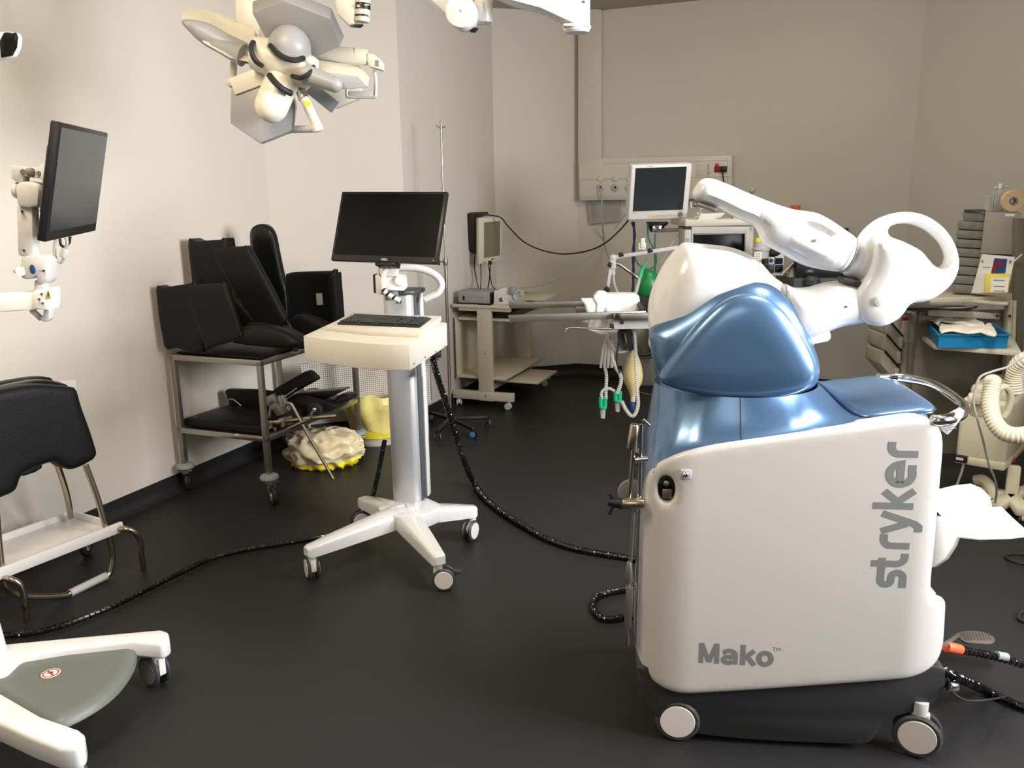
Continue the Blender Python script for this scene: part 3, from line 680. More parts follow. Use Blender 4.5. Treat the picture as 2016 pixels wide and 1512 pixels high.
# ================================================================ display unit with keyboard tray on the white column
GY = -11.5
gc = thing('guidance_cart', 'white column cart with tilted black monitor and keyboard tray on four castered legs', 'medical cart', (-.50, 3.62, 0), GY)
CT = [(-.317, 3.204), (-.864, 3.308), (-.201, 3.728), (-.737, 3.874)]
ctr = Vector((-.515, 3.63))
def base_leg(parent, c, foot, zt0, zt1, w0, w1, h0, h1, m='white_gloss', name='base_leg', wz=.0):
    c, f = Vector(c), Vector(foot); d = (f - c).normalized(); n = Vector((-d.y, d.x)); L = (f - c).length
    st = [(0, w0, h0, zt0), (.35, w0 * .62 + w1 * .38, h0 * .7 + h1 * .3, zt0 * .66 + zt1 * .34), (.7, w0 * .25 + w1 * .75, h0 * .35 + h1 * .65, zt0 * .3 + zt1 * .7), (.93, w1, h1, zt1), (1.0, w1 * .9, h1 * .95, zt1 - .003), (1.03, w1 * .55, h1 * .7, zt1 - .008)]
    b = MB(); vs = []; fs = []
    sec = [(-1, 0), (-1, .72), (-.9, .92), (-.72, 1), (.72, 1), (.9, .92), (1, .72), (1, 0)]
    for t, ww, hh, z in st:
        for a, e in sec: p = c + d * L * t + n * a * ww / 2; vs.append((p.x, p.y, z - hh + hh * e))
    k = len(sec)
    for i in range(len(st) - 1): fs += [(i * k + j, i * k + (j + 1) % k, (i + 1) * k + (j + 1) % k, (i + 1) * k + j) for j in range(k)]
    fs += [tuple(range(k - 1, -1, -1)), tuple(range((len(st) - 1) * k, len(st) * k))]
    b.add(vs, fs, None, True); return part(name, b, m, parent, ang=50)
b = MB(); q = [Vector((math.cos(2 * PI * i / 40), math.sin(2 * PI * i / 40))) for i in range(40)]
b.prism([(ctr.x + .03 + .135 * p.x * (1 + .1 * math.cos(4 * math.atan2(p.y, p.x))), ctr.y + .02 + .135 * p.y) for p in q], .125, .200, .012); part('base_hub', b, 'white_gloss', gc)
for i, (x, y) in enumerate(CT):
    d = (Vector((x, y)) - ctr).normalized(); f = Vector((x, y)) + d * .015
    base_leg(gc, ctr + d * .02, f, .205, .165, .125, .062, .075, .05)
    twin_caster(gc, (x, y, 0), [0, 115, 245, 200][i], r=.05, wd=.052, stem=.012, brake=(i == 0), trail=.022)
GM = T((-.492, 3.765, 0)) @ Rz(GY)
b = MB(GM); b.prism([(-.075, .07), (-.079, .0), (-.07, -.05), (-.045, -.072), (0, -.08), (.045, -.074), (.062, -.06), (.066, -.04), (.066, .07)], .19, 1.175, .004, None); part('column', b, 'alu', gc)
b = MB(GM); b.box((.069, -.022, .685), (.008, .03, .98), .001); b.box((.069, .014, .685), (.008, .034, .98), .001); part('cable_channel', b, 'slot_grey', gc)
b = MB(GM); b.box((.064, .055, .685), (.028, .042, .98), .004); part('column_rail', b, 'white_plastic', gc)
b = MB(GM); b.prism([(-.085 + .0, .08), (-.085, -.05), (-.05, -.088), (.04, -.088), (.08, -.06), (.092, .0), (.088, .08)], 1.175, 1.195, .006); part('column_cap', b, 'dark_grey', gc)
# tray box
ztr = 1.085
tp = [Zp(597, 661, ztr), Zp(650, 668, ztr), Zp(705, 674, ztr), Zp(760, 677.5, ztr), Zp(806, 677, ztr), Zp(880, 635, ztr), Zp(690, 618, ztr)]
b = MB(); b.prism([(p.x, p.y) for p in tp], ztr - .098, ztr, .004); tray = part('tray_box', b, 'warm_white', gc)
zk = 1.106
b = MB(); kp = [Zp(x, y, zk) for x, y in ((640, 639.5), (733, 650), (825, 654), (869, 622), (780, 619), (694, 615))]; lo = [Vector((p.x, p.y, ztr)) for p in kp]
hi_ = [Vector((p.x, p.y, zk - (.006 if i < 3 else 0))) for i, p in enumerate(kp)]; n6 = 6
b.solid([tuple(v) for v in lo + hi_], [tuple(range(5, -1, -1)), tuple(range(6, 12))] + [(i, (i + 1) % 6, 6 + (i + 1) % 6, 6 + i) for i in range(6)], .002); part('keyboard_ledge', b, 'warm_white', gc)
for x, y in ((815, 716), (837, 703), (858, 692), (876, 682)):
    b = MB(); e0, e1 = tp[4], tp[5]; pl = Pl((e0.x, e0.y), math.degrees(math.atan2(e1.y - e0.y, e1.x - e0.x))); c = pl.pt(x, y, .001); b.cyl(c - pl.N * .002, c + pl.N * .002, .0035, seg=10); part('screw', b, 'mid_grey', tray)
b = MB(GM); b.box((.02, -.08, ztr - .115), (.16, .26, .04), .004); part('tray_mount', b, 'dark_grey', gc)
b = MB(); c = Vector(Yp(858, 700, 3.82)); b.cyl(c - Vector((.03, 0, -.01)), c + Vector((.025, 0, .01)), .020, bev=.003); b.cyl(c - Vector((.0, 0, .022)), c + Vector((-.002, 0, .0)), .012); b.box(c + Vector((-.02, 0, .012)), (.06, .03, .014), .002); part('cable_plug', b, 'black_rubber', gc)
b = MB(); c = Yp(833, 725, 3.66); b.box(c, (.012, .05, .07), .002); part('bracket', b, 'white_metal', gc)
# keyboard: a thing resting on the ledge
kc = [Zp(x, y, zk + .004) for x, y in ((699, 618.5), (849, 625.5), (826, 641.5), (664, 635))]
kb = thing('keyboard', 'black keyboard lying on the white tray of the column cart', 'keyboard', (sum((p.x for p in kc)) / 4, sum((p.y for p in kc)) / 4, zk), GY)
b = MB(); lo = [p - Vector((0, 0, .010)) for p in kc]; b.solid([tuple(v) for v in lo + kc], [(0, 1, 2, 3)[::-1][::-1], (7, 6, 5, 4)] + [(i, i + 4, (i + 1) % 4 + 4, (i + 1) % 4) for i in range(4)], .002); part('key_base', b, 'black_plastic', kb)
def bil(u, v): return kc[0] * (1 - u) * (1 - v) + kc[1] * u * (1 - v) + kc[2] * u * v + kc[3] * (1 - u) * v
kd = (kc[1] - kc[0]).normalized(); kn = Vector((-kd.y, kd.x, 0)); first = None; nk = 0
for r in range(6):
    y0 = .05 + r * .153; x = .015
    while x < .97:
        w_ = .04
        if r == 5 and .2 < x < .25: w_ = .24
        if r in (2, 3, 4) and x < .02: w_ = .055
        if .67 < x < .70 or (.83 < x < .845): x += .016; continue
        if x + w_ > .995: break
        c = bil(x + w_ / 2, y0 + .07) + Vector((0, 0, .001))
        L = (kc[1] - kc[0]).length * w_ * .82; D_ = .0135
        if first is None or w_ != .04:
            b = MB(T(c) @ Matrix.Rotation(math.atan2(kd.y, kd.x), 4, 'Z')); b.box((0, 0, .0025), (L, D_, .005), .0012, seg=1); o = part('key', b, 'dark_grey', kb)
            if w_ == .04: first = o; fc0 = c.copy()
        else:
            o = first.copy(); COL.objects.link(o); inv = wm(kb).inverted(); o.location = (inv @ c) - (inv @ fc0)
        nk += 1; x += w_ + .003
# monitor
def monitor(parent, M, w_, h_, depth=.05, bez=.012, bot=.026, body='black_plastic', scr='screen_dark', name='monitor'):
    b = MB(M); b.box((0, 0, -.011), (w_, h_, .022), .004); b.box((0, .0, -.03), (w_ * .72, h_ * .62, .03), .01); o = part(name, b, body, parent)
    b = MB(M); b.box((0, (bot - bez) / 2, .0006), (w_ - 2 * bez, h_ - bez - bot, .0018), 0); part('screen', b, scr, o)
    return o
M, mw, mh = quad([(669, 377), (876, 377), (864, 519), (655, 512)], .50)
mo = monitor(gc, M, mw, mh)
text('monitor_logo', 'DELL', M @ T((-.006, -mh / 2 + .006, .0008)), .013, 'light_grey', mo, bold=.0004, ext=.0003)
b = MB(M); b.box((mw / 2 - .016, -mh / 2 + .012, .0008), (.003, .003, .0015)); part('power_light', b, 'sticker_white', mo)
mc = M @ Vector((.0, -mh / 2, -.02))
b = MB(M); b.box((.01, -mh / 2 + .0, -.03), (.10, .03, .05), .008); part('monitor_bracket', b, 'black_plastic', gc)
FG = FP(3.55)
b = MB(); pbox(b, 752, 522, 782, 545, FG, .05, 0, .005); ppoly(b, [(745, 545), (780, 540), (796, 545), (799, 570), (793, 573), (760, 572), (745, 566)], FG, .08, -.01, .008); b.cyl(FG.pt(788, 552, 0), FG.pt(788, 552, -.06), .024, bev=.006); part('swivel_head', b, 'white_metal', gc)
b = MB(); b.cyl(FG.pt(760, 524, .02), FG.pt(762, 512, .02), .004); b.cyl(FG.pt(776, 526, .02), FG.pt(778, 512, .02), .004); part('tilt_pins', b, 'chrome', gc)
b = MB(); pbox(b, 737, 542, 750, 578, FG, .06, .015, .003); sw = part('side_pod', b, 'white_metal', gc); b = MB(); pbox(b, 735, 541, 739, 577, FG, .062, .017); part('pod_edge', b, 'black_plastic', sw)
b = MB(); b.cyl(FG.pt(770, 572, -.1), (FG.pt(772, 590, -.1)), .03); part('neck', b, 'mid_grey', gc)
b = MB(); b.tube([FG.pt(x, y, .03) for x, y in ((764, 528), (756, 540), (753, 556), (757, 573), (768, 582), (779, 588), (788, 592))], .011, 12, closed=False)
part('cable_sleeve', b, 'white_plastic', gc)
b = MB()
for x, y in ((756, 572), (764, 580), (776, 587)): b.cyl(FG.pt(x - 2, y - 3, .03), FG.pt(x + 1, y, .03), .0125)
b.cyl(FG.pt(780, 592, -.02), FG.pt(790, 592, -.02), .012); b.tube([FG.pt(748, 524, .03), FG.pt(746, 535, .03), FG.pt(750, 546, .03)], .002, 6); part('sleeve_bands', b, 'black_plastic', gc)
FH = FP(3.72)
b = MB(); b.tube([FH.pt(x, y) for x, y in ((786, 527), (812, 527), (838, 532), (860, 544), (869, 560), (862, 576), (845, 585), (836, 589))], .0165, 16, k=8); part('grab_handle', b, 'white_plastic', gc)

# ================================================================ spiral wrapped cables
def wrapped(name, pts, r, label, turns=None, parent=None, m='black_gloss', grp=None, pitch=.022):
    P = spl(pts, 8, False); L = sum((a - c).length for a, c in zip(P, P[1:]))
    b = MB(); b.tube(P, r * .86, 10, k=1, smooth=False)
    # raised spiral wrap
    n = int(L / pitch * 10); acc = [0]
    for a, c in zip(P, P[1:]): acc.append(acc[-1] + (c - a).length)
    H = []
    for i in range(n):
        s_ = L * i / n; j = min(len(P) - 2, int(np.searchsorted(acc, s_) - 1) if s_ > 0 else 0); j = max(j, 0)
        f = (s_ - acc[j]) / max(1e-6, acc[j + 1] - acc[j]); c = P[j].lerp(P[j + 1], f); t = (P[j + 1] - P[j]).normalized()
        a = t.orthogonal().normalized() if abs(t.z) > .95 else t.cross(Vector((0, 0, 1))).normalized(); bb = t.cross(a); ph = 2 * PI * s_ / pitch
        H.append(c + (a * math.cos(ph) + bb * math.sin(ph)) * r * .82)
    b.tube(H, r * .26, 5, k=1, smooth=False)
    o = part(name, b, m, parent)
    if parent is None: tag(o, label, 'cable', grp)
    return o
RC = .016
c0 = Yp(852, 708, 3.80)
pts = [c0, Yp(862, 745, 3.86), Yp(880, 800, 3.95), Yp(900, 865, 4.0), Yp(916, 912, 4.0), Zp(930, 945, .045), Zp(952, 978, RC), Zp(985, 1006, RC), Zp(1030, 1035, RC), Zp(1080, 1062, RC), Zp(1130, 1079, RC), Zp(1180, 1089, RC), Zp(1236, 1098, RC), Zp(1290, 1108, RC), Zp(1360, 1118, RC)]
wrapped('wrapped_cable', pts, RC, 'thick black spiral-wrapped cable hanging from the keyboard tray and running to the robot')
pts = [Yp(757, 868, 3.95), Yp(750, 905, 3.98), Yp(741, 948, 3.98), Yp(734, 975, 3.97), Yp(722, 993, 3.93), Zp(712, 1012, .03), Zp(690, 1036, RC), Zp(650, 1052, RC), Zp(600, 1063, RC), Zp(540, 1073, RC), Zp(470, 1085, RC), Zp(410, 1102, RC), Zp(350, 1130, RC), Zp(290, 1160, RC), Zp(230, 1190, RC), Zp(160, 1218, RC), Zp(100, 1238, RC), Zp(40, 1249, RC), Zp(-40, 1250, RC), Zp(-160, 1245, RC)]
wrapped('wrapped_cable', pts, .013, 'long black spiral-wrapped cable crossing the floor from behind the column cart to the left edge')
pts = [Zp(1300, 1215, .02), Zp(1240, 1214, .014), Zp(1200, 1219, .014), Zp(1178, 1212, .014), Zp(1167, 1195, .014), Zp(1172, 1178, .014), Zp(1192, 1168, .014), Zp(1240, 1160, .014), Zp(1290, 1158, .02)]
wrapped('wrapped_cable', pts, .014, 'black cable loop lying on the floor at the left foot of the robot')
oc = thing('power_cable', 'black spiral-wrapped cable with orange plug at the robot\'s lower right end', 'cable', tuple(Zp(1900, 1290, .1)))
w1 = wrapped('wrapped_cord', [Yp(1895, 1280, 2.26), Yp(1940, 1289, 2.3), Yp(1985, 1300, 2.33), Yp(2060, 1322, 2.36), Zp(2200, 1350, .012), Zp(2500, 1330, .012), Zp(2900, 1250, .012)], .012, '', parent=oc)
b = MB(); b.cyl(Yp(1862, 1273, 2.24), Yp(1892, 1279, 2.26), .0165, .0150, bev=.004); part('plug', b, 'orange', oc)
b = MB(); b.cyl(Yp(1961, 1290, 2.318), Yp(1981, 1294, 2.328), .0135); part('cable_label', b, 'bumper_grey', oc)
pts = [RB.pt(1850, 1318, -.1), Yp(1880, 1332, 2.12), Zp(1935, 1357, .03), Zp(1975, 1375, .016), Zp(2060, 1405, .016), Zp(2300, 1440, .016), Zp(2800, 1400, .016)]
wrapped('wrapped_cable', pts, .014, 'thick black cable leaving below the orange plug toward the right edge')
b = MB(); b.tube([Zp(x, y, .008) for x, y in ((2300, 1060), (2160, 1105), (2060, 1113), (2016, 1110), (1990, 1103), (1980, 1095), (1992, 1090), (2016, 1091), (2060, 1095), (2200, 1080), (2320, 1040))], .006, 8); tag(part('floor_cord', b, 'black_rubber'), 'thin black cord loop on the floor beyond the white shelf, at the right edge', 'cable')
b = MB(); b.tube([Zp(x, y, .008) for x, y in ((2400, 1150), (2150, 1200), (2060, 1200), (2016, 1203), (2006, 1212), (2012, 1222), (2060, 1232), (2200, 1235), (2420, 1190))], .006, 8); tag(part('floor_cord', b, 'black_rubber'), 'thin black cord on the floor above the orange plug, cut by the right edge', 'cable')

# ================================================================ camera stand at the left (base, mast, arm, tilted monitor, tracking camera)
cs = thing('camera_stand', 'white wheeled camera stand with grey base cover, jointed arm and tilted monitor', 'camera stand', (-1.72, 2.33, 0), 0)
hub = Vector((-1.72, 2.30))
mz = .0
# two visible legs as they lie on the floor plan
def floor_leg(pts_top, z, h, nm='base_leg'):
    b = MB(); q = [Zp(x, y, z) for x, y in pts_top]; b.prism([(p.x, p.y) for p in q], z - h, z, .012, seg=3); return part(nm, b, 'white_gloss', cs)
floor_leg([(-60, 1262), (15, 1266), (120, 1256), (318, 1238), (332, 1243), (334, 1258), (318, 1268), (262, 1262), (130, 1276), (40, 1291), (12, 1318), (-60, 1340)], .19, .06)
floor_leg([(-80, 1330), (0, 1362), (80, 1408), (155, 1434), (168, 1444), (166, 1462), (152, 1473), (118, 1474), (60, 1452), (0, 1424), (-80, 1395)], .19, .07)
b = MB(); q = [Zp(x, y, .165) for x, y in ((-40, 1330), (10, 1316), (24, 1298), (45, 1289), (258, 1260), (268, 1275), (262, 1305), (235, 1345), (190, 1382), (120, 1418), (90, 1415), (0, 1367), (-40, 1350))]
b.inflate(spl([Vector((p.x, p.y)) for p in q], 2), .035, .03, .01, slab=.0, M=T((0, 0, .135)), h=.016, os=2); cov2 = part('base_cover', b, 'cover_grey', cs)
# no-pushing sticker
sc = Zp(100, 1326, .1665); b = MB(); b.cyl(sc, sc + Vector((0, 0, .0008)), .0275, seg=40); stk = part('warning_sticker', b, 'sticker_white', cov2)
b = MB(); b.lathe([(.0195, 0), (.0195, .0006), (.024, .0006), (.024, 0), (.0195, 0)], T(sc + Vector((0, 0, .0008))), 40)
b.bar(sc + Vector((-.015, .013, .0012)), sc + Vector((.015, -.013, .0012)), .004, .0008); part('prohibition_ring', b, 'red', stk)
b = MB(); z_ = Vector((0, 0, .0011)); b.box(sc + z_ + Vector((-.002, .005, 0)), (.013, .008, .0006)); b.cyl(sc + z_ + Vector((-.012, .008, -.0002)), sc + z_ + Vector((-.012, .008, .0004)), .003, seg=12)
b.bar(sc + z_ + Vector((-.016, -.001, 0)), sc + z_ + Vector((.012, -.002, 0)), .002, .0006); b.bar(sc + z_ + Vector((.002, -.010, 0)), sc + z_ + Vector((.012, -.008, 0)), .0025, .0006); part('pictogram', b, 'black_plastic', stk)
for (px_, py_, z, yw) in ((305, 1250, .19, 215), (140, 1455, .19, 195)):
    p = Zp(px_, py_, z); twin_caster(cs, (p.x, p.y, 0), 146, r=.055, wd=.055, stem=.018, body='white_metal', tyre='dark_grey', hub='mid_grey', trail=.026)
twin_caster(cs, (-2.05, 2.05, 0), 30, r=.055, wd=.055, stem=.018); twin_caster(cs, (-2.1, 2.55, 0), 60, r=.055, wd=.055, stem=.018)
ml = Zp(-14, 1290, .19)
for e in ((-2.05, 2.05), (-2.1, 2.55)): base_leg(cs, (ml.x - .01, ml.y), e, .19, .165, .11, .07, .065, .05)
b = MB(); b.cyl((ml.x - .01, ml.y, .13), (ml.x - .01, ml.y, .30), .055, .042, bev=.01); b.cyl((ml.x - .02, ml.y, .3), (ml.x - .02, ml.y, 2.05), .03); part('mast', b, 'white_gloss', cs)
FA = FP(2.36)
b = MB(); p0, p1 = FA.pt(96, 594), FA.pt(-60, 603); b.bar(FA.pt(-120, 604), FA.pt(92, 589), .05, .052, .004, up=(0, 1, 0)); ppoly(b, [(66, 572), (97, 566), (98, 595), (95, 612), (82, 610), (66, 608)], FA, .06, .03, .004); ar = part('lower_arm', b, 'white_metal', cs)
b = MB(); ppoly(b, [(86, 608), (97, 606), (96, 628), (91, 634), (82, 633), (78, 627), (84, 622)], FA, .03, .015, .003); b.bar(FA.pt(62, 610), FA.pt(82, 628), .012, .012); part('arm_handle', b, 'light_grey', cs)
b = MB(); ppoly(b, [(90, 588), (100, 588), (95, 571)], FA, .001, .0315); wt = part('warning_triangle', b, 'yellow', ar); b = MB(); b.bar(FA.pt(95, 577, .0322), FA.pt(95, 584, .0322), .002, .0006, up=(0, 1, 0)); b.tube([FA.pt(91, 587.5, .032), FA.pt(99, 587.5, .032), FA.pt(95, 572, .032)], .0007, 5, closed=True, k=1, smooth=False); part('triangle_print', b, 'black_plastic', wt)
b = MB()
for x, y in ((82, 579), (77, 589), (84, 597)): b.cyl(FA.pt(x, y, .028), FA.pt(x, y, .032), .0035, seg=12)
part('arm_screws', b, 'dark_grey', ar)
b = MB(); ppoly(b, [(40, 505), (78, 502), (92, 511), (93, 552), (84, 560), (72, 560), (70, 545), (55, 551), (40, 548)], FA, .06, .03, .007); b.cyl(FA.pt(41, 534, .035), FA.pt(41, 534, -.035), .013); b.cyl(FA.pt(82, 553), FA.pt(83, 572), .017, .020); b.cyl(FA.pt(28, 533), FA.pt(46, 533), .006, .018); part('elbow_joint', b, 'light_grey', cs)
b = MB(); b.bar(FA.pt(58, 505), FA.pt(55, 405), .045, .040, .008, up=(0, 1, 0)); part('upper_arm', b, 'light_grey', cs)
b = MB()
for x, y in ((43, 416), (47, 493), (86, 533)): b.cyl(FA.pt(x, y, .02), FA.pt(x, y, .033), .0032, seg=12)
part('arm_bolts', b, 'black_plastic', cs)
b = MB(); b.sph(FA.pt(64, 530, .031), .01, .8, .2, 1.3); part('oval_badge', b, 'printed_blue', cs)
b = MB(); ppoly(b, [(28, 362), (48, 357), (70, 360), (76, 372), (74, 406), (55, 410), (33, 406)], FA, .06, .03, .008); b.cyl(FA.pt(28, 376, 0), FA.pt(40, 376, 0), .02, .024, bev=.005); b.cyl(FA.pt(74, 378, 0), FA.pt(85, 377, 0), .022, .014, bev=.004); part('shoulder_joint', b, 'light_grey', cs)
b = MB(); ppoly(b, [(21, 326), (72, 330), (90, 318), (98, 318), (98, 372), (84, 368), (80, 352), (64, 350), (46, 346), (45, 358), (30, 358), (21, 350)], FA, .035, .02, .003); hb2 = part('head_bracket', b, 'light_grey', cs)
b = MB(); b.cyl(FA.pt(60, 339, .018), FA.pt(60, 339, .026), .013, bev=.002); b.cyl(FA.pt(45, 338, .018), FA.pt(45, 338, .023), .007); b.cyl(FA.pt(76, 341, .018), FA.pt(76, 341, .023), .006); part('bracket_bolts', b, 'dull_steel', hb2)
M, mw, mh = quad([(118, 240), (213, 262), (188.5, 455), (90.5, 477)], .50)
mo = monitor(cs, M, mw, mh, scr='screen_grey')
b = MB(M); b.box((-.02, -.03, -.05), (.10, .12, .03), .004); part('rear_mount', b, 'black_plastic', mo)
b = MB(); b.tube([FA.pt(x, y, -.03) for x, y in ((110, 472), (107, 492), (110, 510), (120, 516), (126, 508), (127, 494), (132, 480), (130, 468))], .0045, 8); cb = part('monitor_cable', b, 'cable_grey', cs)
b = MB(); b.cyl(FA.pt(124, 507, -.03), FA.pt(129, 490, -.03), .010, bev=.002); part('ferrite', b, 'light_grey', cb)
b = MB(); b.tube([FA.pt(x, y, -.05) for x, y in ((118, 470), (120, 482), (128, 486), (136, 478), (138, 466))], .004, 8); part('video_cable', b, 'black_rubber', cs)
b = MB(); ppoly(b, [(-60, 64), (6, 62), (30, 62), (33, 72), (31, 92), (22, 110), (0, 116), (-60, 122)], FA, .03, .05, .006); cm = part('tracking_camera', b, 'white_metal', cs)
b = MB(); ppoly(b, [(7, 63), (29, 62.5), (32, 72), (30, 92), (21, 109), (0, 114), (-2, 80)], FA, .012, .058, .003); part('camera_window', b, 'black_gloss', cm)
b = MB(); b.cyl(FA.pt(-40, 118, 0), FA.pt(-40, 600, 0), .02); part('camera_post', b, 'white_metal', cs)
# ================================================================ steel two-shelf trolley against the left wall
U_ = Vector((math.cos(math.radians(-21.6)), math.sin(math.radians(-21.6)), 0)); V_ = Vector((-U_.y, U_.x, 0))
TO = Vector((-1.835, 4.447, 0))                       # near-left corner
tro = thing('steel_trolley', 'stainless steel two-shelf trolley on castors against the left wall', 'trolley', tuple(TO), -21.6)
TM = T(TO) @ Rz(-21.6); TW, TL = .57, .90
for (u, v) in ((0, 0), (TW, 0), (0, TL), (TW, TL)):
    b = MB(TM); b.box((u, v, .46), (.028, .028, .64), .002); part('leg', b, 'dull_steel', tro)
    b = MB(TM); b.lathe([(0, .135), (.03, .134), (.048, .142), (.050, .152), (.046, .162), (.02, .170), (0, .170)], T((u, v, 0)), 28); part('bumper', b, 'bumper_grey', tro)
    p = TM @ Vector((u, v, 0)); single_caster(tro, tuple(p), {(0, 0): 110, (TW, 0): -55, (0, TL): 60, (TW, TL): -70}[(u, v)], r=.055, w_=.024, h=.134)
for z, nm in ((.785, 'top_shelf'), (.375, 'lower_shelf')):
    b = MB(TM)
    b.box((TW / 2, TL / 2, z - .002), (TW, TL, .003)); b.box((TW / 2, -.008, z - .012), (TW + .03, .012, .03), .001); b.box((TW / 2, TL + .008, z - .012), (TW + .03, .012, .03), .001)
    b.box((-.008, TL / 2, z - .012), (.012, TL + .02, .03), .001); b.box((TW + .008, TL / 2, z - .012), (.012, TL + .02, .03), .001); part(nm, b, 'steel', tro)
ZT = .787
# cushions on the trolley, each stood up: outline traced on its own plane, real thickness
def pad(name, pts, org, a, th, label, m='black_cushion', R=.02, n=0, lean=0, cat='positioning cushion', grp=None, k=3, os=1, seam=True, edge=None):
    pl = Pl(org, a); q = [Vector(p) for p in pl.uvs(pts, n)]
    b = MB(); b.inflate(spl(q, k) if k else q, R, R * .55, R * .55, slab=max(.004, th - R * 1.1), M=pl.M(n - th / 2), h=.02, os=os)
    o = part(name, b, m); tag(o, label, cat, grp)
    if seam:                                           # piping round the front face
        b = MB(); c = sum(q, Vector((0, 0))) / len(q); P = [pl.W(c.x + (p.x - c.x) * .985, c.y + (p.y - c.y) * .985, n - .006) for p in q]
        b.tube(P, .0028, 6, closed=True, k=2); part('piping', b, 'black_rubber', o)
    return o
def yz(x, y, Y): p = Yp(x, y, Y); return (p.x, p.y)
def flat_pad(name, corners, z0, th, label, m='black_cushion', bev=.012, cat='positioning cushion'):
    pass
# large block against the wall, far left
pad('foam_wedge', [(306, 570), (319, 567), (375, 558), (382, 560), (398, 690), (343, 684), (322, 682)], yz(330, 660, 4.38), -21, .08, 'black padded block standing leftmost on the trolley, against the wall', n=0)
pad('foam_wedge', [(369, 482), (384, 476), (434, 472), (440, 476), (462, 585), (506, 643), (402, 650)], yz(410, 600, 4.58), -21, .10, 'tall black block cushion standing behind the others against the left wall', n=0)
pad('foam_wedge', [(364, 570), (372, 563), (434, 559), (441, 563), (472, 655), (470, 668), (412, 686), (403, 684)], yz(410, 640, 4.28), -14, .045, 'square black wedge cushion leaning in front of the leftmost block')
pad('leg_board', [(418, 495), (426, 489), (478, 485), (486, 488), (520, 550), (556, 620), (557, 634), (530, 645), (506, 642), (462, 578)], yz(500, 620, 4.47), -20, .05, 'long narrow black padded board leaning left with pale seam lines')
pad('leg_board', [(485, 497), (494, 496), (520, 560), (560, 625), (572, 650), (545, 650), (515, 590)], yz(530, 600, 4.60), -20, .03, 'thin black board tucked between the long leaning board and the round-topped pad', seam=False)
pad('arm_pad', [(491, 470), (493, 452), (502, 444), (514, 441), (526, 447), (535, 463), (541, 492), (551, 540), (560, 575), (562, 640), (540, 620), (518, 560), (497, 510)], yz(530, 560, 4.80), -22, .06, 'round-topped glossy black padded splint standing highest, near the room corner', m='black_shiny_cushion', R=.03)
c_ = pad('arm_pad', [(561, 548), (566, 540), (578, 536), (652, 534), (659, 535), (665, 630), (640, 650), (600, 650), (564, 640)], yz(600, 600, 4.95), -18, .05, 'wide rounded black shell cushion with a small white label', R=.02, cat='positioning cushion')
b = MB(); pl = Pl(yz(600, 600, 4.95), -18); ppoly(b, [(622, 578), (634, 577), (636, 600), (624, 601)], pl, .002, .012); part('care_label', b, 'light_grey', c_)
b = MB(); ppoly(b, [(645, 548), (658, 536), (665, 628), (650, 640)], pl, .09, .08, .01, 0); part('side_flap', b, 'black_cushion', c_)
pad('foot_pad', [(442, 652), (448, 649), (500, 641), (548, 650), (575, 668), (582, 682), (578, 688), (550, 688), (470, 680), (443, 672)], yz(520, 670, 4.20), -20, .10, 'low black foot-shaped pad lying on the trolley front', R=.06, seam=False, os=4)
pad('foot_pad', [(478, 637), (520, 636), (560, 648), (600, 672), (596, 688), (560, 684), (520, 664)], yz(560, 650, 4.38), -20, .08, 'long black rounded pad lying behind the foot-shaped pad', R=.035, seam=False, os=4)
pad('foot_pad', [(545, 640), (580, 622), (592, 620), (638, 640), (640, 650), (600, 672), (570, 668)], yz(590, 645, 4.72), -20, .10, 'soft black pad slumped at the right end of the trolley top', R=.04, seam=False, os=4)
b = MB(TM); b.box((TW * .5, TL * .42, ZT + .006), (TW * .96, TL * .8, .012), .004); tag(part('liner_mat', b, 'black_cushion'), 'flat black mat covering the trolley top under the cushions', 'mat')
b = MB(); q = [Zp(x, y, ZT + .02) for x, y in ((580, 676), (594, 680), (586, 692), (574, 692))]; b.prism([(p.x, p.y) for p in q], ZT + .004, ZT + .02, .003); tag(part('fabric_strap', b, 'dull_steel'), 'small crumpled grey strap end at the trolley top right corner', 'strap')
# lower shelf load
ZL = .377
b = MB(); b.prism([((TM @ Vector(p)).x, (TM @ Vector(p)).y) for p in ((.0, .02, 0), (.52, .02, 0), (.53, .42, 0), (.42, .50, 0), (.03, .44, 0))], ZL, ZL + .045, .012)
fp = tag(part('flat_pad', b, 'black_cushion'), 'flat black padded board lying at the front of the lower trolley shelf', 'positioning cushion')
b = MB(); c = Zp(466, 856, ZL + .046); b.cyl(c, c + Vector((0, 0, .002)), .012, seg=20); part('maker_badge', b, 'light_grey', fp)
pl = Pl(yz(480, 800, 4.74), -21)
b = MB(); ppoly(b, [(441, 770), (446, 767), (508, 769), (540, 774), (545, 815), (456, 812)], pl, .05, 0, .01); bx_ = tag(part('leg_support', b, 'black_cushion'), 'upright black support panel with a white cord at the back of the lower shelf', 'leg support')
b = MB(); b.tube([pl.pt(x, y, .006) for x, y in ((450, 787), (458, 786), (468, 793), (478, 801), (490, 802))], .003, 6); part('white_cord', b, 'light_grey', bx_)
pl = Pl(yz(560, 770, 4.60), -30)
b = MB(); ppoly(b, [(533, 772), (545, 762), (600, 731), (606, 732), (621, 746), (618, 750), (570, 776), (548, 792), (534, 786)], pl, .05, 0, .008); tag(part('arm_board', b, 'black_cushion'), 'black padded board tilted up steeply on the lower shelf', 'arm board')
bt_ = thing('boot_support', 'black plastic boot support with strap and rod on the lower shelf right side', 'leg support', tuple(Yp(620, 810, 4.72)))
pl = Pl(yz(640, 790, 4.72), -18)
b = MB(); ppoly(b, [(560, 790), (585, 775), (610, 779), (640, 790), (662, 800), (648, 812), (600, 815), (560, 812)], pl, .16, .05, .02, 3); part('shell', b, 'black_plastic', bt_)
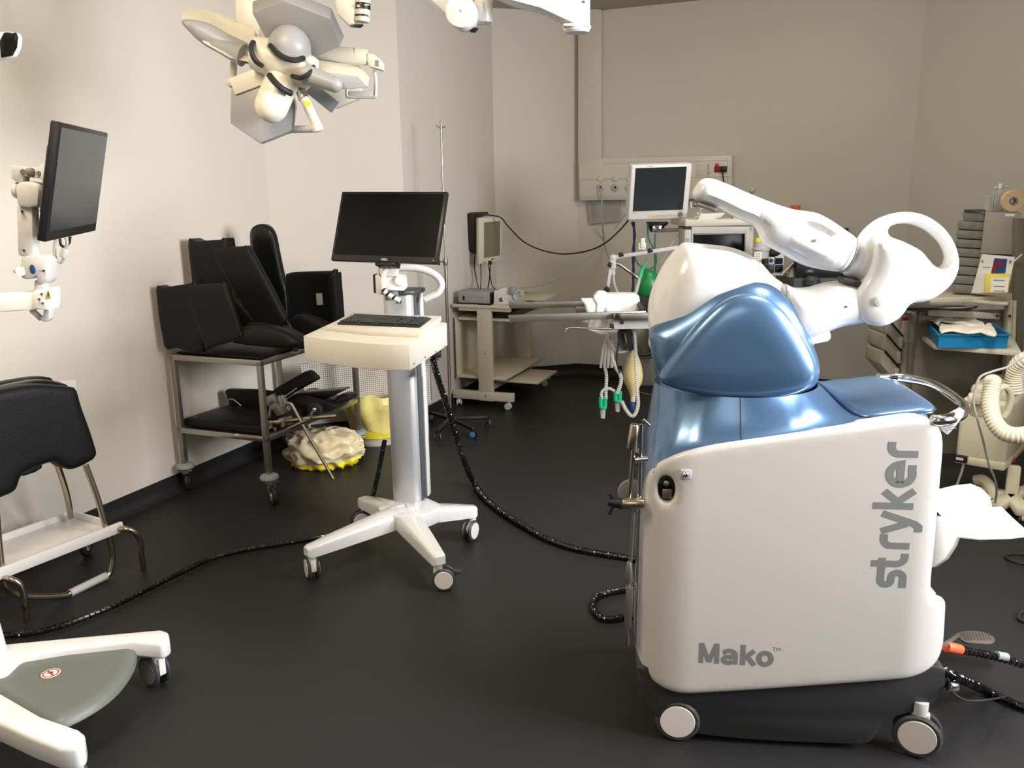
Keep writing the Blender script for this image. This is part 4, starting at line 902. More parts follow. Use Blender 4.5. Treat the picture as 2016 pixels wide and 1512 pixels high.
b = MB(); ppoly(b, [(586, 775), (672, 768), (674, 770), (646, 784), (612, 780)], pl, .10, .05, .004); part('flap', b, 'black_shiny_cushion', bt_)
b = MB(); ppoly(b, [(640, 800), (668, 777), (688, 778), (690, 788), (672, 796), (652, 812)], pl, .1, .0, .01); part('heel', b, 'black_plastic', bt_)
b = MB(); c = pl.pt(623, 806, .10); b.cyl(c, c + pl.N * .03, .045, bev=.006); b.cyl(c + pl.N * .03, c + pl.N * .045, .02); wh_ = part('joint_disc', b, 'black_rubber', bt_)
b = MB(); b.cyl(pl.pt(620, 805, .16), pl.pt(605, 824, .16), .006); b.sph(pl.pt(619, 806, .16), .014); part('joint_rod', b, 'chrome', bt_)
# chrome clamp cluster with rods
cl = thing('table_clamp', 'cluster of chrome operating-table clamps and bent rods on the lower shelf', 'clamp', tuple(Yp(545, 850, 4.40)))
pl = Pl(yz(540, 820, 4.42), -21)
def rod(name, pts, r, n=0, m='brass_steel', par=None, k=6): b = MB(); b.tube([pl.pt(x, y, n) for x, y in pts], r, 12, k=k); return part(name, b, m, par or cl)
b = MB(); ppoly(b, [(517, 785), (535, 776), (545, 793), (530, 800), (520, 800)], pl, .03, .02, .003); ppoly(b, [(527, 792), (540, 788), (556, 816), (544, 820)], pl, .04, .02, .003); ppoly(b, [(548, 780), (554, 778), (568, 808), (558, 816)], pl, .03, .04, .004); part('clamp_body', b, 'dull_steel', cl)
b = MB(); ppoly(b, [(548, 824), (564, 822), (568, 836), (556, 842), (548, 838)], pl, .05, .06, .003); b.cyl(pl.pt(522, 835, .05), pl.pt(556, 829, .05), .013, bev=.003); b.cyl(pl.pt(530, 828, .06), pl.pt(532, 843, .06), .02, bev=.003); part('clamp_joint', b, 'brass_steel', cl)
b = MB(); b.cyl(pl.pt(540, 848, .03), pl.pt(541, 861, .03), .036, .030, bev=.006); b.cyl(pl.pt(540, 840, .03), pl.pt(540, 850, .03), .012); part('clamp_base', b, 'dull_steel', cl)
b = MB(); b.cyl(pl.pt(533, 800, .05), pl.pt(531, 822, .05), .007); b.cyl(pl.pt(550, 779, .07), pl.pt(555, 800, .07), .009, .006); b.cyl(pl.pt(560, 782, .03), pl.pt(583, 765, .03), .004); part('clamp_screws', b, 'chrome', cl)
rod('bent_rod', [(562, 800), (566, 794), (573, 795), (580, 806), (606, 855), (632, 900), (656, 943)], .0085, .10)
rod('side_bar', [(565, 829), (610, 823), (664, 819)], .0125, .08, 'brass_steel', k=1); rod('side_bar', [(568, 844), (590, 834), (606, 827)], .011, .10, 'brass_steel', k=1)
rod('fork_rod', [(610, 825), (618, 806)], .004, .10, 'chrome', k=1)
pl2 = pl; pl = Pl(yz(430, 830, 4.44), -21)
rod('curved_rod', [(364, 829), (372, 824), (388, 824), (396, 829), (402, 835), (430, 839), (470, 845), (505, 850)], .0105, 0, 'brass_steel')
b = MB(); ppoly(b, [(423, 834), (429, 833), (430, 848), (424, 848)], pl, .02, .015, .002); part('rod_clip', b, 'light_grey', cl)
b = MB(); b.tube([pl.pt(x, y, 0) for x, y in ((430, 848), (445, 842), (470, 836))], .003, 6); part('wire', b, 'dull_steel', cl)

# perforated panel standing behind the trolley
pp = thing('perforated_screen', 'cream perforated metal panel standing between trolley and column cart', 'panel', tuple(Yp(720, 800, 5.28)), 21)
pl = Pl(yz(700, 760, 5.30), 21)
b = MB(); ppoly(b, [(590, 714), (848, 718), (850, 790), (720, 797), (600, 770)], pl, .006, 0); part('mesh_sheet', b, 'perforated', pp)
b = MB(); q = [pl.pt(x, y, .004) for x, y in ((590, 714), (848, 718), (850, 790), (720, 797), (600, 770))]; b.tube(q, .005, 6, closed=True, k=1, smooth=False); b.cyl(pl.pt(604, 770, .0), Vector((pl.pt(604, 770, .0).x, pl.pt(604, 770, .0).y, 0)), .008); b.cyl(pl.pt(840, 790, .0), Vector((pl.pt(840, 790, .0).x, pl.pt(840, 790, .0).y, 0)), .008); part('panel_frame', b, 'beige_metal', pp)
# waste bags and bin
def bag(name, c, rx, ry, h, seed, label, m1, m2, ysplit, lean=0, cat='waste bag'):
    from mathutils import noise
    t = thing(name, label, cat, (c[0], c[1], 0)); NA, NJ = 110, 46; V = []
    for j in range(NJ + 1):
        el = PI * j / NJ
        for i in range(NA):
            a = 2 * PI * i / NA; d = Vector((math.cos(a) * math.sin(el), math.sin(a) * math.sin(el), -math.cos(el)))
            q = d * 2.1 + Vector((seed, 0, 0)); f = 1 - abs(noise.noise(q * 1.3)) * 1.6; f2 = 1 - abs(noise.noise(q * 3.1)) * 1.7
            r = .84 + .24 * f + .03 * f2; r *= 1 - .34 * math.exp(-((d.x + .05) ** 2 + (d.y - .1) ** 2) * 7) * (d.z > 0)
            x, y, z = d.x * r * rx, d.y * r * ry, (d.z * r * .62 + .48) * h
            if z < .04 * h: k = 1 + (.04 * h - z) / h * .35; x *= k; y *= k; z = .004 + .02 * h * max(0, noise.noise(q * 5)) 
            V.append((c[0] + x + lean * z, c[1] + y, z))
    hl = {'bag_body': [], 'yellow_band': []}
    for j in range(NJ):
        for i in range(NA):
            f = (j * NA + i, j * NA + (i + 1) % NA, (j + 1) * NA + (i + 1) % NA, (j + 1) * NA + i)
            z = sum(V[k][2] for k in f) / 4; x = (V[f[0]][0] - c[0]) / rx
            hl['yellow_band' if z < h * (.20 + .10 * x + .03 * math.sin(9 * x)) else 'bag_body'].append(f)
    for nm, m in (('bag_body', m1), ('yellow_band', m2)):
        u = sorted({k for f in hl[nm] for k in f}); ix = {k: n for n, k in enumerate(u)}
        b = MB(); b.add([V[k] for k in u], [tuple(ix[k] for k in f) for f in hl[nm]], None, True); part(nm, b, m, t, ang=75)
    return t
p = Zp(650, 905, 0)
bag('waste_bag', (p.x - .01, p.y - .11), .235, .165, .225, 3, 'crumpled cream and yellow plastic waste bag sagging open on the floor beside the trolley', 'bag_cream', 'bag_yellow', 3)
bn = thing('waste_bin', 'cream bin lined with a yellow bag behind the column cart', 'bin', tuple(Zp(745, 870, 0)))
c = Zp(738, 880, 0) + Vector((0, .14, 0))
b = MB(); b.lathe([(0, .0), (.135, 0), (.145, .02), (.165, .20), (.16, .20), (0, .19)], T((c.x, c.y, 0)), 32); part('bin_body', b, 'warm_white', bn)
b = MB(); NA = 60; vs = []; prof = [(.168, .10), (.175, .15), (.19, .20), (.215, .26), (.22, .31), (.20, .35), (.17, .33), (.12, .27), (.02, .24)]
for r, z in prof:
    for i in range(NA): a = 2 * PI * i / NA; q = 1 + .05 * math.sin(5 * a + z * 20) + .03 * math.sin(11 * a + z * 9); vs.append((c.x + r * q * math.cos(a), c.y + r * q * math.sin(a), z + .012 * math.sin(7 * a)))
b.add(vs, [(j * NA + i, j * NA + (i + 1) % NA, (j + 1) * NA + (i + 1) % NA, (j + 1) * NA + i) for j in range(len(prof) - 1) for i in range(NA)], None, True); part('bin_bag', b, 'bin_yellow', bn)
b = MB(); b.lathe([(.168, .06), (.171, .10), (.170, .115)], T((c.x, c.y, 0)), 32); part('yellow_rim', b, 'bag_yellow', bn)

# ================================================================ leg-positioner rack at the left edge
RK = Pl((-1.70, 3.40), 60.3)
rk = thing('positioner_rack', 'rack with black contoured leg cushions over a white shelf on bent steel tubes, left edge', 'rack', (-1.9, 3.1, 0), 0)
cu = [(-30, 775), (0, 768), (70, 757), (140, 762), (150, 766), (160, 800), (178, 850), (190, 890), (189, 900), (178, 908), (160, 918), (140, 925), (122, 920), (112, 912), (100, 910), (60, 925), (40, 938), (35, 955), (28, 968), (0, 980), (-40, 990), (-60, 900)]
b = MB(); b.inflate(spl([Vector(p) for p in RK.uvs(cu, -.02)], 3), .035, .02, .02, slab=.05, M=RK.M(-.05), h=.02, os=1); part('front_cushion', b, 'black_cushion', rk)
cu2 = [(-30, 765), (0, 760), (60, 748), (95, 748), (125, 756), (128, 765), (100, 800), (0, 800), (-40, 800)]
b = MB(); b.inflate(spl([Vector(p) for p in RK.uvs(cu2, -.12)], 3), .03, .02, .02, slab=.04, M=RK.M(-.12), h=.02, os=1); part('middle_cushion', b, 'black_shiny_cushion', rk)
b = MB(); b.inflate(spl([Vector(p) for p in RK.uvs([(-30, 760), (0, 752), (60, 742), (92, 742), (98, 748), (100, 790), (-40, 800)], -.19)], 3), .02, .015, .015, slab=.04, M=RK.M(-.19), h=.02, os=1); part('rear_cushion', b, 'black_cushion', rk)
b = MB(); ppoly(b, [(42, 930), (48, 925), (84, 914), (83, 922), (70, 930), (46, 938)], RK, .02, -.07, .004); part('cushion_tongue', b, 'black_cushion', rk)
b = MB(); ppoly(b, [(118, 750), (149, 748), (152, 775), (122, 770)], RK, .004, -.16); part('clear_sleeve', b, 'clear_plastic', rk)
zf_ = RK.pt(240, 1040).z
fr_ = [RK.pt(-40, 1152), RK.pt(0, 1134), RK.pt(120, 1081), RK.pt(243, 1027)]
e0, e1 = RK.pt(-40, 1150), RK.pt(243, 1030)
ztm = (e0.z + e1.z) / 2
b = MB(); D_ = RK.N * -1
def rkp(u, n): return RK.W(u, 0, n)
u1 = RK.uv(243, 1035)[0]; u0_ = u1 - .80; zt_ = RK.uv(243, 1027)[1]; 
b = MB(RK.M()); b.box(((u0_ + u1) / 2, zt_ - .022, -.009), (u1 - u0_, .044, .018), .003); b.box(((u0_ + u1) / 2, zt_ - .018, -.335), (u1 - u0_ - .06, .035, .014), .003)
b.box((u1 - .02, zt_ - .018, -.22), (.014, .034, .22), .003); b.box(((u0_ + u1) / 2, zt_ - .034, -.17), (u1 - u0_ - .04, .008, .33), .001); b.box((u0_ + .01, zt_ - .018, -.17), (.014, .034, .33), .003); part('white_shelf', b, 'white_plastic', rk)
def tb(name, P, r=.0125, m='brass_steel'): b = MB(); b.tube(P, r, 14, k=5); return part(name, b, m, rk)
tb('tube_leg', [RK.pt(235, 1040, -.005), RK.pt(245, 1041, .03), RK.pt(262, 1046, .05), RK.pt(275, 1062, .05), RK.pt(279, 1095, .04), RK.pt(285, 1135, .0) * 1.0])
tb('tube_leg', [RK.pt(8, 1138, -.005), RK.pt(20, 1140, .03), RK.pt(38, 1150, .05), RK.pt(47, 1170, .05), RK.pt(51, 1205, .04), RK.pt(56, 1240, .0)])
tb('tube_post', [RK.pt(168, 915, -.06), RK.pt(190, 975, -.045), RK.pt(208, 1037, -.03), RK.pt(218, 1070, -.03), RK.pt(222, 1095, -.03), RK.pt(217, 1125, -.03), RK.pt(210, 1134, -.03)])
b = MB(); b.cyl(RK.pt(210, 1133, -.03), RK.pt(138, 1168, -.03), .0165, bev=.002); part('foam_grip', b, 'grip_grey', rk)
tb('tube_rail', [RK.pt(138, 1168, -.03), RK.pt(125, 1173, -.03), RK.pt(80, 1175, -.03), RK.pt(35, 1172, -.03), RK.pt(14, 1158, -.03), RK.pt(6, 1140, -.03)])
tb('tube_post', [RK.pt(112, 912, -.10), RK.pt(125, 950, -.16), RK.pt(134, 985, -.22), RK.pt(139, 1018, -.29)])
tb('tube_post', [RK.pt(-10, 970, -.06), RK.pt(-4, 1050, -.045), RK.pt(3, 1118, -.03)])
q = RK.pt(165, 1078, -.33); q.z = 0; single_caster(rk, (q.x, q.y, 0), 95, r=.05, w_=.025, h=.12)
q2 = q - RK.U * .6; single_caster(rk, (q2.x, q2.y, 0), 95, r=.05, w_=.025, h=.12)
b = MB(); b.cyl((q.x, q.y, .11), (q.x, q.y, zt_ - .03), .012); b.cyl((q2.x, q2.y, .11), (q2.x, q2.y, zt_ - .03), .012); part('caster_stem', b, 'brass_steel', rk)
for o_ in [o for o in bpy.data.objects if o.parent == rk and o.name.startswith('tube_leg')]:
    pass
# ================================================================ drip pole
ip = Zp(887, 828, .06); ipx = Vector((ip.x, ip.y, 0))
iv = thing('drip_pole', 'tall thin steel drip pole on a black five-spoke base with blue castors', 'drip stand', tuple(ipx))
zc = Yp(880, 515, ipx.y).z; ztop = Yp(870, 240, ipx.y).z
b = MB(); b.cyl(ipx + Vector((0, 0, .09)), ipx + Vector((-.0, 0, zc)), .0115); part('lower_tube', b, 'steel', iv)
b = MB(); b.cyl(ipx + Vector((0, 0, zc - .2)), ipx + Vector((0, 0, ztop)), .0070); up_ = part('upper_tube', b, 'steel', iv)
b = MB()
for sgn in (-1, 1): b.tube([ipx + Vector((0, 0, ztop - .045)), ipx + Vector((sgn * .02, -.01, ztop - .030)), ipx + Vector((sgn * .032, -.01, ztop - .036 + .016 * (sgn < 0)))], .0028, 6)
b.cyl(ipx + Vector((0, 0, ztop)), ipx + Vector((0, 0, ztop + .006)), .009); part('hanger_hook', b, 'dull_steel', up_)
b = MB(); b.cyl(ipx + Vector((0, 0, zc - .025)), ipx + Vector((0, 0, zc + .02)), .0165, bev=.003); b.cyl(ipx + Vector((-.015, 0, zc)), ipx + Vector((-.035, -.005, zc)), .006); cl_ = part('height_clamp', b, 'dull_steel', iv)
b = MB(); b.box(ipx + Vector((-.042, -.006, zc)), (.012, .014, .05), .005); b.box(ipx + Vector((-.042, -.006, zc)), (.012, .042, .014), .005); part('clamp_knob', b, 'black_plastic', cl_)
b = MB(); b.cyl(ipx + Vector((0, 0, .055)), ipx + Vector((0, 0, .10)), .035, .022, bev=.004); part('base_hub', b, 'black_plastic', iv)
for tx, ty in ((960, 838), (948, 868), (858, 872), (832, 822), (872, 806)):
    g = Zp(tx, ty, 0); d = Vector((g.x, g.y, 0)) - ipx; d = d.normalized() * min(.30, max(.26, d.length)); e = ipx + d
    b = MB(); b.bar(ipx + Vector((0, 0, .075)), e + Vector((0, 0, .062)), .03, .022, .004); part('base_leg', b, 'black_plastic', iv)
    twin_caster(iv, tuple(e), math.degrees(math.atan2(d.y, d.x)) + (200 if ty > 860 else 250), r=.026, wd=.034, stem=.004, body='black_plastic', tyre='black_rubber', hub='blue_wheel', trail=.006)

# ================================================================ rolling computer desk in the corner
DO = Vector((-.445, 6.300, 0)); DM = T(DO) @ Rz(-21.6)   # near-left corner; x across, y along the wall
DW, DL = .47, .90
dk = thing('rolling_desk', 'grey laminate rolling computer desk with pull-out shelf in the far corner', 'desk', tuple(DO), -21.6)
zd = .80
b = MB(DM); b.box((DW / 2, DL / 2, zd - .011), (DW, DL, .022), .003); part('desk_top', b, 'laminate', dk)
b = MB(DM); b.box((.235, DL / 2, .685), (.43, DL - .1, .018), .002); part('middle_shelf', b, 'laminate', dk)
for y in (.03, DL - .03):
    b = MB(DM); b.box((.255, y, .43), (.115, .04, .74), .003); b.box((.255, y, .765), (.42, .03, .025), .002); part('upright', b, 'beige_metal', dk)
    b = MB(DM); b.box((.23, y, .098), (.50, .045, .065), .003); part('foot_rail', b, 'beige_metal', dk)
    for x in (.02, .44): p = DM @ Vector((x, y, 0)); twin_caster(dk, tuple(p), 100 + 60 * (x > .1) + 30 * (y > .1), r=.027, wd=.040, stem=.008, body='white_metal', tyre='light_grey', hub='light_grey', trail=.008)
b = MB(DM); b.box((.21, DL / 2, .235), (.40, DL - .07, .02), .003); part('lower_shelf', b, 'laminate', dk)
b = MB(DM); b.box((.42, .42, .185), (.40, .46, .018), .003); part('pullout_tray', b, 'laminate', dk)
b = MB(DM); b.box((.2, DL / 2, .115), (.04, DL - .06, .05), .002); part('cross_rail', b, 'beige_metal', dk)
b = MB(DM); b.box((.005, DL / 2, .45), (.012, DL - .08, .48), .002); part('back_panel', b, 'laminate', dk)
b = MB(DM); b.box((.255, .009, .43), (.008, .002, .008)); b.cyl((.255, .006, .10), (.255, .010, .10), .006); part('bolt_cap', b, 'black_plastic', dk)
b = MB(DM); b.prism([(.32, .30), (.62, .36), (.60, .80), (.34, .80)], zd + .002, zd + .014, .003); tag(part('loose_shelf_board', b, 'laminate'), 'loose grey board jutting from the far end of the rolling desk top', 'board')
WX = FP(6.35)
# grey box unit on the desk
gb = thing('control_box', 'flat grey electronic box standing on the near left of the rolling desk', 'electronic unit', tuple(DM @ Vector((.15, .13, zd))), -21.6)
b = MB(DM); b.box((.165, .15, zd + .052), (.26, .22, .088), .004); part('case', b, 'grey_box', gb)
b = MB(DM); b.box((.165, .15, zd + .005), (.29, .24, .01), .002); part('foot_plate', b, 'black_plastic', gb)
b = MB(DM); b.box((.08, .038, zd + .045), (.014, .004, .03)); part('rocker_switch', b, 'black_plastic', gb)
b = MB(DM)
for i in range(4): b.box((.14 + i * .03, .0385, zd + .052 + (i % 2) * .008), (.016, .002, .003))
part('front_print', b, 'mid_grey', gb)
b = MB(DM); b.box((.298, .14, zd + .05), (.006, .2, .08), .001); part('side_vent', b, 'black_plastic', gb)
# white pump unit
wp = thing('pump_unit', 'small white pump unit with blue badge and coiled tube beside the grey box', 'medical pump', tuple(DM @ Vector((.40, .12, zd))), -21.6)
DF = Pl(((DM @ Vector((0, .06, 0))).x, (DM @ Vector((0, .06, 0))).y), -21.6)
b = MB(); ppoly(b, [(971, 600), (972, 573), (990, 567), (1004, 567), (1008, 577), (1010, 600)], DF, .12, 0, .006); part('housing', b, 'white_plastic', wp)
b = MB(); b.cyl(DF.pt(987, 590, .0), DF.pt(987, 590, .003), .017, seg=24); part('badge', b, 'printed_blue', wp)
b = MB(); b.cyl(DF.pt(1009, 565, .0), DF.pt(1009, 579, .0), .028, bev=.004); part('knob', b, 'bumper_grey', wp)
b = MB(); b.tube([DF.pt(x, y, .01) for x, y in ((1005, 590), (1016, 596), (1026, 590), (1030, 577), (1022, 572), (1012, 580), (1018, 590), (1028, 584), (1024, 574))], .009, 8); part('coiled_tube', b, 'clear_tube', wp)
b = MB(); b.tube([DF.pt(x, y, -.1) for x, y in ((975, 572), (982, 566), (975, 561), (988, 560), (994, 563), (984, 569))], .003, 6); part('tube_end', b, 'tape_beige', wp)
b = MB(DM); b.box((.15, .30, .70 + .03), (.14, .28, .05), .003); tag(part('storage_box', b, 'blue_bin'), 'dark blue box on the middle shelf at the left under the desk top', 'box')
b = MB(DM); b.box((.37, .24, .70 + .025), (.2, .34, .045), .003); tag(part('storage_box', b, 'black_plastic'), 'black box on the middle shelf at the right under the desk top', 'box')
b = MB(DM); b.box((.40, .62, .70 + .024), (.14, .22, .04), .003); tag(part('storage_box', b, 'green_balloon'), 'dark green box behind the black box on the middle desk shelf', 'box')
# wall monitor
wmn = thing('wall_monitor', 'grey-framed flat monitor on a black bracket fixed to the corner wall', 'monitor', tuple(W3.pt(965, 470)), 0)
b = MB(); ppoly(b, [(933, 421), (937, 418), (961, 417), (962, 424), (944, 428), (944, 500), (936, 492)], W3, .06, .06, .004); b.box((0, 0, 0), (.1, .06, .2), 0, T(W3.pt(955, 470, .03)) @ Rz(68.4)); part('bracket', b, 'black_plastic', wmn)
M, mw, mh = quad([(943, 428), (989, 426), (988, 511), (943, 521)], .36)
c0 = W3.pt(966, 471, .17); 
pw = Pl((c0.x, c0.y), 42)
b = MB(); ppoly(b, [(943, 429), (989, 427), (988, 512), (943, 521)], pw, .035, .0, .005); cs_ = part('casing', b, 'beige_metal', wmn)
b = MB(); ppoly(b, [(953, 438), (985, 435), (984, 503), (953, 508)], pw, .002, .0015); part('screen', b, 'screen_olive', wmn)
b = MB(); ppoly(b, [(968, 509), (972, 508.5), (972, 511), (968, 511.5)], pw, .002, .0015); part('badge', b, 'black_plastic', wmn)
def cable(pts, r, label, m='black_rubber', nm='cable', grp=None, seg=6):
    b = MB(); b.tube(pts, r, seg, k=6); return tag(part(nm, b, m), label, 'cable', grp)
cable([W3.pt(936, 495, .05), W3.pt(934, 520, .05), W3.pt(938, 550, .05), Yp(943, 573, 6.42)], .0045, 'black cable dropping from the wall bracket to the grey box, leftmost of the monitor leads')
cable([Yp(946, 519, 6.45), Yp(947, 550, 6.43), Yp(945, 573, 6.42)], .0035, 'thin black lead beside the leftmost one under the wall monitor')
b = MB(); b.box((0, 0, 0), (.03, .02, .03), .003, T(Yp(965, 517, 6.55))); vp = part('video_lead', b, 'black_plastic'); tag(vp, 'black video lead with plug hanging under the middle of the wall monitor', 'cable')
b = MB(); b.tube([Yp(965, 520, 6.55), Yp(964, 545, 6.53), Yp(960, 572, 6.48)], .005, 6); b.tube([Yp(961, 519, 6.55), Yp(966, 548, 6.53), Yp(970, 565, 6.5), Yp(982, 571, 6.5)], .0035, 6); part('lead_wire', b, 'black_rubber', vp)

# ================================================================ wall service panel (medical gases, sockets)
sp = thing('service_panel', 'pale grey medical gas and socket trunking fixed on the back wall', 'wall panel', tuple(W5.pt(1290, 350)), -22.7)
b = MB(); ppoly(b, [(1138, 18), (1183, 18), (1183, 313), (1138, 330)], W5, .07, .072, .003); part('duct', b, 'wall_paint', sp)
b = MB(); ppoly(b, [(1139, 322), (1183, 311), (1441, 305), (1441, 362), (1438, 388), (1239, 392), (1141, 393)], W5, .09, .092, .006); pn = part('panel', b, 'warm_white', sp)
b = MB(); ppoly(b, [(1141, 385), (1440, 382), (1440, 391), (1141, 395)], W5, .10, .100, .004); part('lower_rail', b, 'light_grey', sp)
b = MB(); b.tube([W5.pt(1142, 354, .0925), W5.pt(1438, 348, .0925)], .0015, 4, k=1, smooth=False); b.tube([W5.pt(1186, 322, .0925), W5.pt(1438, 316, .0925)], .0012, 4, k=1, smooth=False); b.tube([W5.pt(1432, 308, .0925), W5.pt(1432, 384, .0925)], .0012, 4, k=1, smooth=False); part('panel_seams', b, 'mid_grey', pn)
for i, x in enumerate((1183, 1212, 1239)):
    b = MB(); c = W5.pt(x, 369, .092); b.lathe([(0, 0), (.030, 0), (.030, .012), (.024, .02), (.014, .02), (.012, .008), (0, .008)], T(c) @ W5.M().to_3x3().to_4x4(), 24); g = part('gas_outlet', b, 'light_grey', sp)
    b = MB(); b.cyl(c + W5.N * .006, c + W5.N * .026, .010, .007); part('outlet_core', b, 'dark_grey' if i else 'dull_steel', g)
    b = MB(); c = W5.pt(x, 352, .092); b.cyl(c, c + W5.N * .014, .026, .022, bev=.003, seg=24); part('outlet_cap', b, 'warm_white', sp)
b = MB(); pbox(b, 1406, 327, 1431, 339, W5, .012, .10, .002); sk_ = part('red_socket', b, 'dark_red', sp)
b = MB(); pbox(b, 1408, 322, 1415, 327, W5, .006, .098); part('red_tag', b, 'red', sk_)
b = MB(); pbox(b, 1418, 327.5, 1430, 338, W5, .03, .13, .004); part('black_plug', b, 'black_plastic', sp)
b = MB(); b.tube([W5.pt(1422, 338, .12), W5.pt(1424, 350, .12), W5.pt(1426, 362, .11), W5.pt(1432, 392, .10)], .005, 6); part('plug_cord', b, 'black_rubber', sp)
b = MB(); pbox(b, 1370, 322, 1388, 346, W5, .006, .097, .002); pbox(b, 1392, 335, 1398, 341, W5, .02, .11, .003); part('data_outlet', b, 'warm_white', sp)
b = MB(); b.tube([W5.pt(1395, 322, .1), W5.pt(1395, 336, .11)], .006, 6); b.tube([W5.pt(1394, 340, .1), W5.pt(1393, 352, .1)], .005, 6); part('outlet_tag', b, 'tape_beige', sp)
b = MB(); pbox(b, 1476, 371, 1485, 376, W5, .02, .02, .003); pbox(b, 1478, 374, 1483, 378, W5, .03, .03, .003); tag(part('wall_fixing', b, 'warm_white'), 'tiny white fixing on the back wall above the robot forearm', 'fixing')
# laminated sheet
ps = thing('laminated_sheet', 'creased translucent document sleeve hanging under the gas outlets', 'notice', tuple(W5.pt(1190, 420)), -22.7)
b = MB(); ppoly(b, [(1157, 399), (1219, 395), (1222, 436), (1161, 441)], W5, .004, .03); part('sleeve', b, 'poster', ps)
for x0 in (1160, 1183, 1202):
    b = MB()
    for i in range(9):
        w_ = 15 + (i * 7 % 5); y = 401 + i * 3.4 + (x0 - 1160) * -.03
        ppoly(b, [(x0 + i * .3, y), (x0 + i * .3 + w_, y - .6), (x0 + i * .3 + w_, y + 1.2), (x0 + i * .3, y + 1.8)], W5, .001, .0312)
    part('print_column', b, 'print_grey', ps)
cable([W5.pt(1183, 375, .13), W5.pt(1185, 400, .14), W5.pt(1186, 440, .12), W5.pt(1192, 490, .12), Yp(1202, 515, 5.6)], .007, 'pale gas hose dropping from the leftmost gas outlet', 'cable_grey', 'gas_hose')
cable([W3.pt(960, 423, .09), Yp(985, 428, 6.6), Yp(1000, 445, 6.55), Yp(1030, 475, 6.4), Yp(1065, 492, 6.2), Yp(1110, 500, 6.0), Yp(1160, 493, 5.85), Yp(1195, 476, 5.75), Yp(1225, 448, 5.7), Yp(1238, 432, 5.68)], .0055, 'long black cable swagged from the wall monitor bracket to the patient monitor')
cable([Yp(1022, 567, 6.3), Yp(1060, 562, 6.2), Yp(1105, 547, 6.1), Yp(1150, 515, 6.0), Yp(1190, 478, 5.9), Yp(1225, 430, 5.85), Yp(1242, 405, 5.85)], .004, 'thin grey line sweeping up from the pump unit to the patient monitor', 'cable_grey')

# ================================================================ patient monitor on its arm and the anaesthetic machine
pm = thing('patient_monitor', 'white patient monitor with dark screen and control knob on a tube arm', 'patient monitor', tuple(Yp(1300, 430, 5.7)), -22)
M, mw, mh = quad([(1240, 326), (1360.5, 322.5), (1356.5, 430), (1239.5, 434.5)], .405)
b = MB(M); b.box((0, 0, -.04), (mw, mh, .08), .012, seg=3); ca = part('casing', b, 'white_plastic', pm)
Ms, sw_, sh_ = quad([(1248, 333), (1349, 329), (1347, 416), (1247, 418)], .34)
b = MB(M); b.box((-.005, .022, .0012), (.338, .278, .0025)); part('screen', b, 'screen_grey', pm)
b = MB(M); b.cyl((.150, -.146, 0), (.150, -.146, .014), .016, .014, bev=.002); part('rotary_knob', b, 'mid_grey', pm)
for i in range(6):
    b = MB(M); b.box((-.025 + i * .026 + (i > 1) * .008, -.150, .001), (.018, .010, .004), .001); part('button', b, 'yellow_plastic' if i == 0 else 'light_grey', pm)
b = MB(M); b.box((.035, -.152, .0006), (.21, .022, .001)); part('button_strip', b, 'beige_plastic', pm)
b = MB(M); b.box((-.08, .168, .001), (.06, .015, .001)); lb = part('name_label', b, 'sticker_white', pm)
b = MB(M); b.box((-.08, .168, .002), (.035, .004, .0008)); b.box((-.165, .160, .001), (.03, .003, .001)); b.box((-.165, -.127, .001), (.035, .003, .001)); part('label_print', b, 'print_grey', lb)
PMF = FP(5.72)
b = MB(); ppoly(b, [(1274, 437), (1316, 437), (1315, 442), (1308, 446), (1306, 456), (1282, 457), (1278, 446)], PMF, .06, 0, .004); part('mount_clamp', b, 'black_plastic', pm)
b = MB(); pbox(b, 1285, 444, 1303, 457, PMF, .03, .04, .003); part('clamp_plate', b, 'chrome', pm)
b = MB(); b.cyl(PMF.pt(1290, 454), PMF.pt(1345, 452), .013); b.cyl(PMF.pt(1335, 450, 0), PMF.pt(1362, 451, 0), .019); b.cyl(PMF.pt(1356, 432), PMF.pt(1357, 450), .011); part('arm_tube', b, 'light_grey', pm)
b = MB()
for dx in (-2, 2): b.tube([Yp(1246 + dx, 437, 5.72), Yp(1249 - dx * .4, 460, 5.72), Yp(1247 + dx * .7, 500, 5.72), Yp(1247 - dx * .3, 540, 5.72), Yp(1246 + dx, 585, 5.72)], .008, 6)
tag(part('cable_bundle', b, 'blue_bin'), 'dark strap-like cable pair hanging straight down from the patient monitor', 'cable')
cable([Yp(1275, 440, 5.7), Yp(1277, 470, 5.65), Yp(1290, 495, 5.6), Yp(1291, 520, 5.6), Yp(1278, 530, 5.6), Yp(1262, 525, 5.6), Yp(1252, 512, 5.6), Yp(1250, 498, 5.6)], .0055, 'green sensor cable looping below the patient monitor', 'green_cable')
cable([Yp(1290, 460, 5.65), Yp(1289, 500, 5.6), Yp(1290, 560, 5.6)], .006, 'dark green cable hanging straight in front of the wall, right of the green loop', 'green_cable')
cable([Yp(1352, 440, 5.6), Yp(1335, 462, 5.55), Yp(1320, 485, 5.5), Yp(1300, 520, 5.5)], .004, 'thin grey cable running diagonally down-left from the patient monitor', 'cable_grey')
